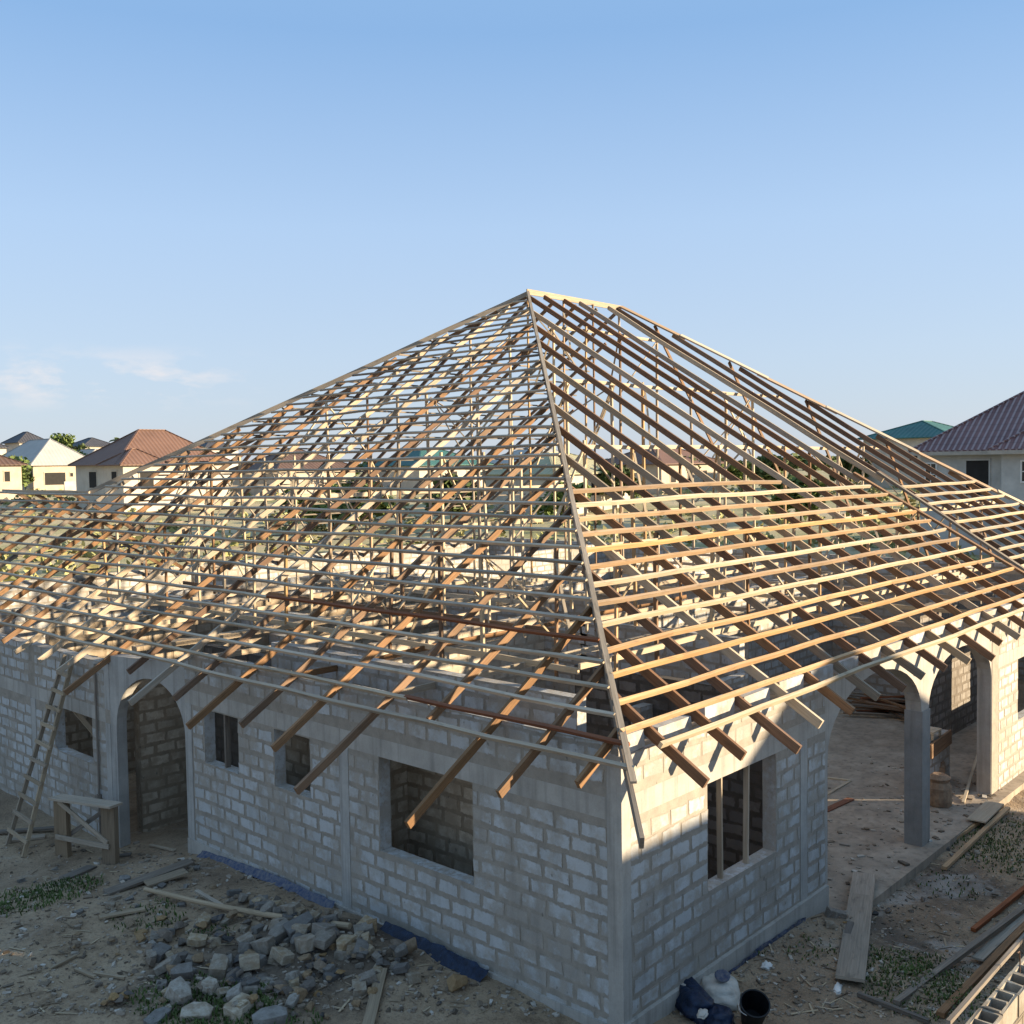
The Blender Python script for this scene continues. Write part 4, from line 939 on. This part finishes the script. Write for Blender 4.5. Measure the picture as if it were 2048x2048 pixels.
house('bungalow', 'bungalow with a silvery white hip roof and dark porch openings', [(60.6, 71.0, 162.5, 181, 7.9, 12.3), (70.0, 77, 164, 178, 7.8, 10.6)], M_rwhite, M_peach, [('y', 162.5, 62.4, 65.8, 4.6, 6.6, 'porch'), ('y', 162.5, 66.6, 67.1, 5.9, 6.5, 'dark'), ('y', 162.5, 68.0, 70.4, 4.6, 6.8, 'porch'), ('y', 164, 73.0, 73.8, 5.2, 6.7, 'dark')], group=G)
house('bungalow', 'bungalow with a tall red brown hip roof beside the roof frame', [(43.9, 57.6, 100.2, 110.6, 7.5, 11.5), (43.7, 48.6, 98.8, 103.2, 7.45, 9.2)], M_rred, M_cream, [('x', 43.7, 100.2, 101.4, 5.4, 6.7, 'dark'), ('x', 43.9, 105.4, 107.2, 4.9, 6.7, 'dark'), ('y', 98.8, 45.6, 47.2, 4.9, 6.5, 'dark')], group=G)
house('two_storey_house', 'distant cream two storey house with low charcoal roof', [(99, 106.6, 226.5, 236, 12.5, 14.6)], M_rdark, M_cream, [('y', 226.5, 100, 101.2, 9.6, 11, 'dark'), ('y', 226.5, 102.4, 104.4, 9, 11.2, 'porch'), ('y', 226.5, 105, 106, 9.6, 11, 'dark')], group=G)
house('two_storey_house', 'distant white house under a peaked charcoal roof, above the silvery roof', [(82.6, 88.6, 222, 230, 13.2, 15.6)], M_rdark, M_cream, [('y', 222, 84, 85, 10.6, 12, 'dark')], group=G)
house('two_storey_house', 'dark roofed house at the far left edge of the skyline', [(66, 75.5, 211, 222, 11.8, 14.6)], M_rdark, M_cream, [('y', 211, 72, 73, 9.5, 11, 'dark')], group=G)
house('two_storey_house', 'small dark roofed house showing just right of the red brown roof', [(119, 128, 208, 218, 11.4, 14.0)], M_rdark, M_render, [('y', 208, 122, 123, 9.4, 10.8, 'dark')], group=G)
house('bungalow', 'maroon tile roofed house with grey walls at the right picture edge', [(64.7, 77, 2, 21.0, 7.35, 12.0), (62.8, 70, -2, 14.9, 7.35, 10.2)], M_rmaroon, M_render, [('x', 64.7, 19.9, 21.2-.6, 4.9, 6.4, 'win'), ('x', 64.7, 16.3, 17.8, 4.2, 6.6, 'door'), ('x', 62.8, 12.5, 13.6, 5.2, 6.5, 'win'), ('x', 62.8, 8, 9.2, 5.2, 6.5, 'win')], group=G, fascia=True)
gh = house('bungalow', 'green roofed house peeking out behind the maroon roof', [(119, 133, 38, 49, 9.4, 11.6)], M_rgreen, M_cream, [('x', 119, 42, 43, 6.5, 8, 'dark')], group=G)
# seen in slivers through the roof frame
for (x, y, w_, d_, ze, zt, mr, mw, lb) in ((70, 108, 13, 11, 6.6, 9.4, M_rbrown, M_peach, 'beige house with brown roof seen through the left of the roof frame'), (88, 100, 14, 11, 6.9, 9.4, M_rgreen, M_cream, 'cream house with green roof seen through the roof frame'), (108, 96, 15, 12, 7.0, 9.6, M_rwhite, M_peach, 'silver roofed house seen through the middle of the roof frame'), (70, 60, 13, 10, 5.8, 8.0, M_rolive, M_cream, 'olive roofed house seen through the bare rafters'), (98, 66, 14, 10, 6.6, 9.0, M_rred, M_peach, 'red roofed house seen through the bare rafters')):
    house('bungalow', lb, [(x, x+w_, y, y+d_, ze, zt)], mr, mw, [('y', y, x+2, x+3.2, ze-2.4, ze-1, 'dark'), ('y', y, x+6, x+7.4, ze-2.4, ze-1, 'dark'), ('y', y, x+9.5, x+10.6, ze-2.8, ze-1, 'dark')], group=G)
# unseen neighbouring house on the sun side, form fitted to shade the yard
nb = empty('bungalow', (17.1, -17, -.8), 'unseen neighbouring gabled house shaped to shade the yard', 'house', G)
mb = MB(); mb.box((1.4, .9, 2.6), (11.4, 4.2, 5.2)); mb.face([(-4.3, 3, 5.2), (7.1, 3, 5.2), (0, 3, 8.2)]); mb.box((-3.6, 1.6, 3.5), (4.4, 1.6, 7.0)); mb.build('wall', M_render, nb)  # tall side box added to hold the shadow edge level on the wall
mb = MB(); A_, B_, C_, D_, E_, F_ = V(-4.7, 3.4, 5.3), V(0, 3.4, 8.5), V(7.6, 3.4, 5.3), V(-4.7, -1.6, 5.3), V(0, 1.2, 8.5), V(7.6, -1.6, 5.3)
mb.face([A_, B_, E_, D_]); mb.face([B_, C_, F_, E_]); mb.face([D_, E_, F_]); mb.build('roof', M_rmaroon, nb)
# yard wall in front of the silvery roofed house
yw = empty('yard_wall', (67, 150, ground(67, 150)), 'low grey yard wall with a square gate pillar before the silvery roofed house', 'wall'); zo = ground(67, 150)
mb = MB(); mb.box((0, 0, .9), (14, .25, 2.2)); mb.build('panel', M_render, yw)
mb = MB(); mb.box((-2.6, -.2, 1.3), (.8, .7, 3.4)); mb.box((-2.6, -.2, 3.05), (1.1, 1.0, .2)); mb.build('gate_pillar', M_cream, yw)

# ------------------------------------------------------------------ trees
def leafcloud(mb, c, rad, n, r, s, sq=.8):
    for _ in range(n):
        p = V(r.gauss(0, 1), r.gauss(0, 1), r.gauss(0, 1)).normalized()*(r.random()**.45)
        q = Vector(c)+V(p.x*rad, p.y*rad, p.z*rad*sq); a = V(r.gauss(0, 1), r.gauss(0, 1), r.gauss(0, .7)).normalized(); b = a.cross(V(r.gauss(0, 1), r.gauss(0, 1), r.gauss(0, 1))).normalized()
        l = s*r.uniform(.6, 1.3); mb.face([q-a*l-b*l*.35, q+a*l*.1-b*l*.6, q+a*l, q+a*l*.1+b*l*.6])
def tree(x, y, h, w, label, seed, m=None, group='trees on the skyline', dense=1.0, s=.38):
    r = random.Random(seed); z = ground(x, y); root = empty('tree', (x, y, z), label, 'tree', group)
    tb = MB(); top = V(r.uniform(-.2, .2)*h*.1, 0, h*.62); tb.tube([V(0, 0, -.3), V(.05*h*.3, 0, h*.3), top], .045*h*.55, 8, .02*h*.5); cb = MB()
    for k in range(9):
        a = 2*PI*k/9+r.uniform(-.3, .3); zz = h*r.uniform(.35, .9); rr_ = w*.5*r.uniform(.35, .8)*(1.15-abs(zz/h-.55)); e = V(math.cos(a)*rr_, math.sin(a)*rr_, zz)
        tb.tube([V(0, 0, h*.28)+V(0, 0, r.uniform(0, .25)*h), e*.6+V(0, 0, zz*.3), e], .018*h*.5, 5, .006*h*.5); leafcloud(cb, e, w*r.uniform(.17, .28), int(150*dense), r, s)
    leafcloud(cb, V(0, 0, h*.88), w*.22, int(130*dense), r, s)
    tb.build('trunk', M_bark, root); cb.build('crown', m or (M_leaf if seed % 2 else M_leaf2), root); return root
def spot(px, D):
    d = ray(px, 930); k = D/math.hypot(d.x, d.y); return CAM.x+d.x*k, CAM.y+d.y*k
def palm(px, D, h, label, seed):
    x, y = spot(px, D); r = random.Random(seed); z = ground(x, y); root = empty('palm_tree', (x, y, z), label, 'tree', 'trees on the skyline')
    tb = MB(); tb.tube([V(0, 0, -.3), V(.15, .1, h*.5), V(.2, .15, h)], .22, 8, .15); tb.build('trunk', M_bark, root); cb = MB(); top = V(.2, .15, h)
    for k in range(16):
        a = 2*PI*k/16+r.uniform(-.2, .2); L = r.uniform(2.0, 2.9); el = r.uniform(-.2, 1.0); pts = []
        for i in range(7):
            t = i/6; pts.append(top+V(math.cos(a)*L*t*math.cos(el*.6), math.sin(a)*L*t*math.cos(el*.6), L*t*math.sin(el)-1.3*t*t))
        sd = V(-math.sin(a), math.cos(a), 0)
        for i in range(6):
            w0 = .42*math.sin(PI*(.12+.8*i/6)); w1 = .42*math.sin(PI*(.12+.8*(i+1)/6))
            for s_ in (-1, 1): cb.face([pts[i], pts[i+1], pts[i+1]+sd*w1*s_-V(0, 0, .18), pts[i]+sd*w0*s_-V(0, 0, .18)])
    cb.build('fronds', M_leaf2, root)
palm(246, 215, 9.0, 'lone palm between the cream two storey house and the red brown roof', 3)
for i, (px, D, h, w_, lb) in enumerate(((115, 205, 10.5, 6.5, 'tall dark tree rising right of the silvery roof peak'), (135, 200, 8.0, 7.5, 'bushy green tree just right of the tall dark tree'), (152, 196, 6.8, 7.0, 'round green tree below the cream two storey house'), (172, 192, 5.6, 7, 'low green tree down slope beside the red brown roof'), (8, 175, 5.8, 7, 'pale green tree above the brown roof at the left edge'), (26, 180, 5.5, 6, 'small tree left of the silvery roof'), (385, 240, 9, 6, 'dark tree top behind the left roof hip'), (225, 230, 6, 5, 'small dark tree under the palm'))):
    x, y = spot(px, D); tree(x, y, h, w_, lb, i+1)
rt = random.Random(21)
for k in range(17):
    px = 420+k*80+rt.uniform(-20, 20); x, y = spot(px, rt.uniform(90, 190)); h = rt.uniform(2.6, 4.6)
    tree(x, y, h, h*rt.uniform(.9, 1.3), 'leafy tree standing beyond the house, seen through the roof timbers', 100+k, None, 'trees behind the roof frame', .6, .5)
# far wooded skyline and scrub in the fields
mb = MB(); r = random.Random(8)
for k in range(420):
    a = math.radians(r.uniform(5, 82)); D = r.uniform(300, 420); x, y = CAM.x+math.cos(a)*D, CAM.y+math.sin(a)*D; z = ground(x, y); leafcloud(mb, (x, y, z+r.uniform(.5, 3)), r.uniform(1.6, 3), 26, r, 1.5, .7)
tag(mb.build('treeline', M_leaf2), kind='stuff', label='far wooded skyline behind the houses')
mb = MB()
for k in range(900):
    a = math.radians(r.uniform(10, 75)); D = 40+r.random()*150; x, y = CAM.x+math.cos(a)*D, CAM.y+math.sin(a)*D
    if -3 < x < 31 and -3 < y < 33: continue
    if 40 < x < 62 and 96 < y < 118: continue
    z = ground(x, y); leafcloud(mb, (x, y, z+.25), r.uniform(.5, 1.5), 22, r, .35, .55)
tag(mb.build('scrub', M_dry), kind='stuff', label='yellow green scrub covering the fields behind the house')
tree(14.5, -12.2, 6.2, 4.2, 'leafy tree on the sun side of the yard wall', 301, None, 'trees beside the yard', 1.0, .22)

# ------------------------------------------------------------------ sky, sun
sd = V(.62, -.76, .215).normalized(); EL = math.asin(sd.z); ROT = math.atan2(sd.x, sd.y)
sun = bpy.data.lights.new('sun', 'SUN'); sun.energy = 5.0; sun.angle = math.radians(.6); sun.color = (1, .82, .57)
so = bpy.data.objects.new('sun', sun); COL.objects.link(so); so.rotation_euler = (-sd).to_track_quat('-Z', 'Y').to_euler()
W = bpy.data.worlds.new('World'); S.world = W; W.use_nodes = True; T = W.node_tree; T.nodes.clear()
ow = T.nodes.new('ShaderNodeOutputWorld'); bg = T.nodes.new('ShaderNodeBackground'); sky = T.nodes.new('ShaderNodeTexSky'); sky.sky_type = 'NISHITA'; sky.sun_disc = False
sky.sun_elevation = EL; sky.sun_rotation = ROT; sky.air_density = 1.0; sky.dust_density = .4; sky.ozone_density = 2.0; sky.altitude = 0
bg.inputs[1].default_value = .092
def wn(t, **k):
    n = T.nodes.new(t)
    for a, b in k.items(): setattr(n, a, b)
    return n
def lk(a, b): T.links.new(a, b)
tc = wn('ShaderNodeTexCoord'); mp = wn('ShaderNodeMapping'); mp.inputs['Scale'].default_value = (5.5, 5.5, 17); lk(tc.outputs['Generated'], mp.inputs[0])
nz = wn('ShaderNodeTexNoise'); nz.inputs['Scale'].default_value = 3.2; nz.inputs['Detail'].default_value = 7; nz.inputs['Roughness'].default_value = .58; lk(mp.outputs[0], nz.inputs['Vector'])
cr = wn('ShaderNodeValToRGB'); cr.color_ramp.elements[0].position = .47; cr.color_ramp.elements[1].position = .66; lk(nz.outputs[0], cr.inputs[0])
sx = wn('ShaderNodeSeparateXYZ'); lk(tc.outputs['Generated'], sx.inputs[0])
bd = wn('ShaderNodeValToRGB'); e = bd.color_ramp.elements; e[0].position = .05; e[0].color = (0, 0, 0, 1); e[1].position = .08; e[1].color = (1, 1, 1, 1); e3 = e.new(.115); e3.color = (0, 0, 0, 1); lk(sx.outputs[2], bd.inputs[0])
lf = wn('ShaderNodeValToRGB'); e = lf.color_ramp.elements; e[0].position = .82; e[0].color = (0, 0, 0, 1); e[1].position = .875; e[1].color = (1, 1, 1, 1); lk(sx.outputs[1], lf.inputs[0])
m1 = wn('ShaderNodeMath', operation='MULTIPLY'); lk(cr.outputs[0], m1.inputs[0]); lk(bd.outputs[0], m1.inputs[1])
m2 = wn('ShaderNodeMath', operation='MULTIPLY'); lk(m1.outputs[0], m2.inputs[0]); lk(lf.outputs[0], m2.inputs[1])
m3 = wn('ShaderNodeMath', operation='MULTIPLY'); lk(m2.outputs[0], m3.inputs[0]); m3.inputs[1].default_value = .75
gr = wn('ShaderNodeValToRGB'); e = gr.color_ramp.elements; e[0].position = 0; e[0].color = (2.25, 2.55, 3.05, 1); e[1].position = .75; e[1].color = (1.5, 2.4, 3.6, 1)
for p_, c_ in ((.10, (2.15, 2.65, 3.4, 1)), (.22, (1.85, 2.55, 3.6, 1)), (.38, (1.1, 1.93, 3.25, 1))): q_ = e.new(p_); q_.color = c_
lk(sx.outputs[2], gr.inputs[0]); skc = wn('ShaderNodeMix', data_type='RGBA'); skc.inputs[0].default_value = .87; lk(sky.outputs[0], skc.inputs[6]); lk(gr.outputs[0], skc.inputs[7])
mx = wn('ShaderNodeMix', data_type='RGBA'); lk(m3.outputs[0], mx.inputs[0]); lk(skc.outputs[2], mx.inputs[6]); mx.inputs[7].default_value = (3.7, 3.45, 3.4, 1)
lk(mx.outputs[2], bg.inputs[0]); lk(bg.outputs[0], ow.inputs[0])
S.view_settings.view_transform = 'Standard'; S.view_settings.look = 'None'; S.view_settings.gamma = 1; S.view_settings.exposure = 1.45
S.cycles.max_bounces = 6
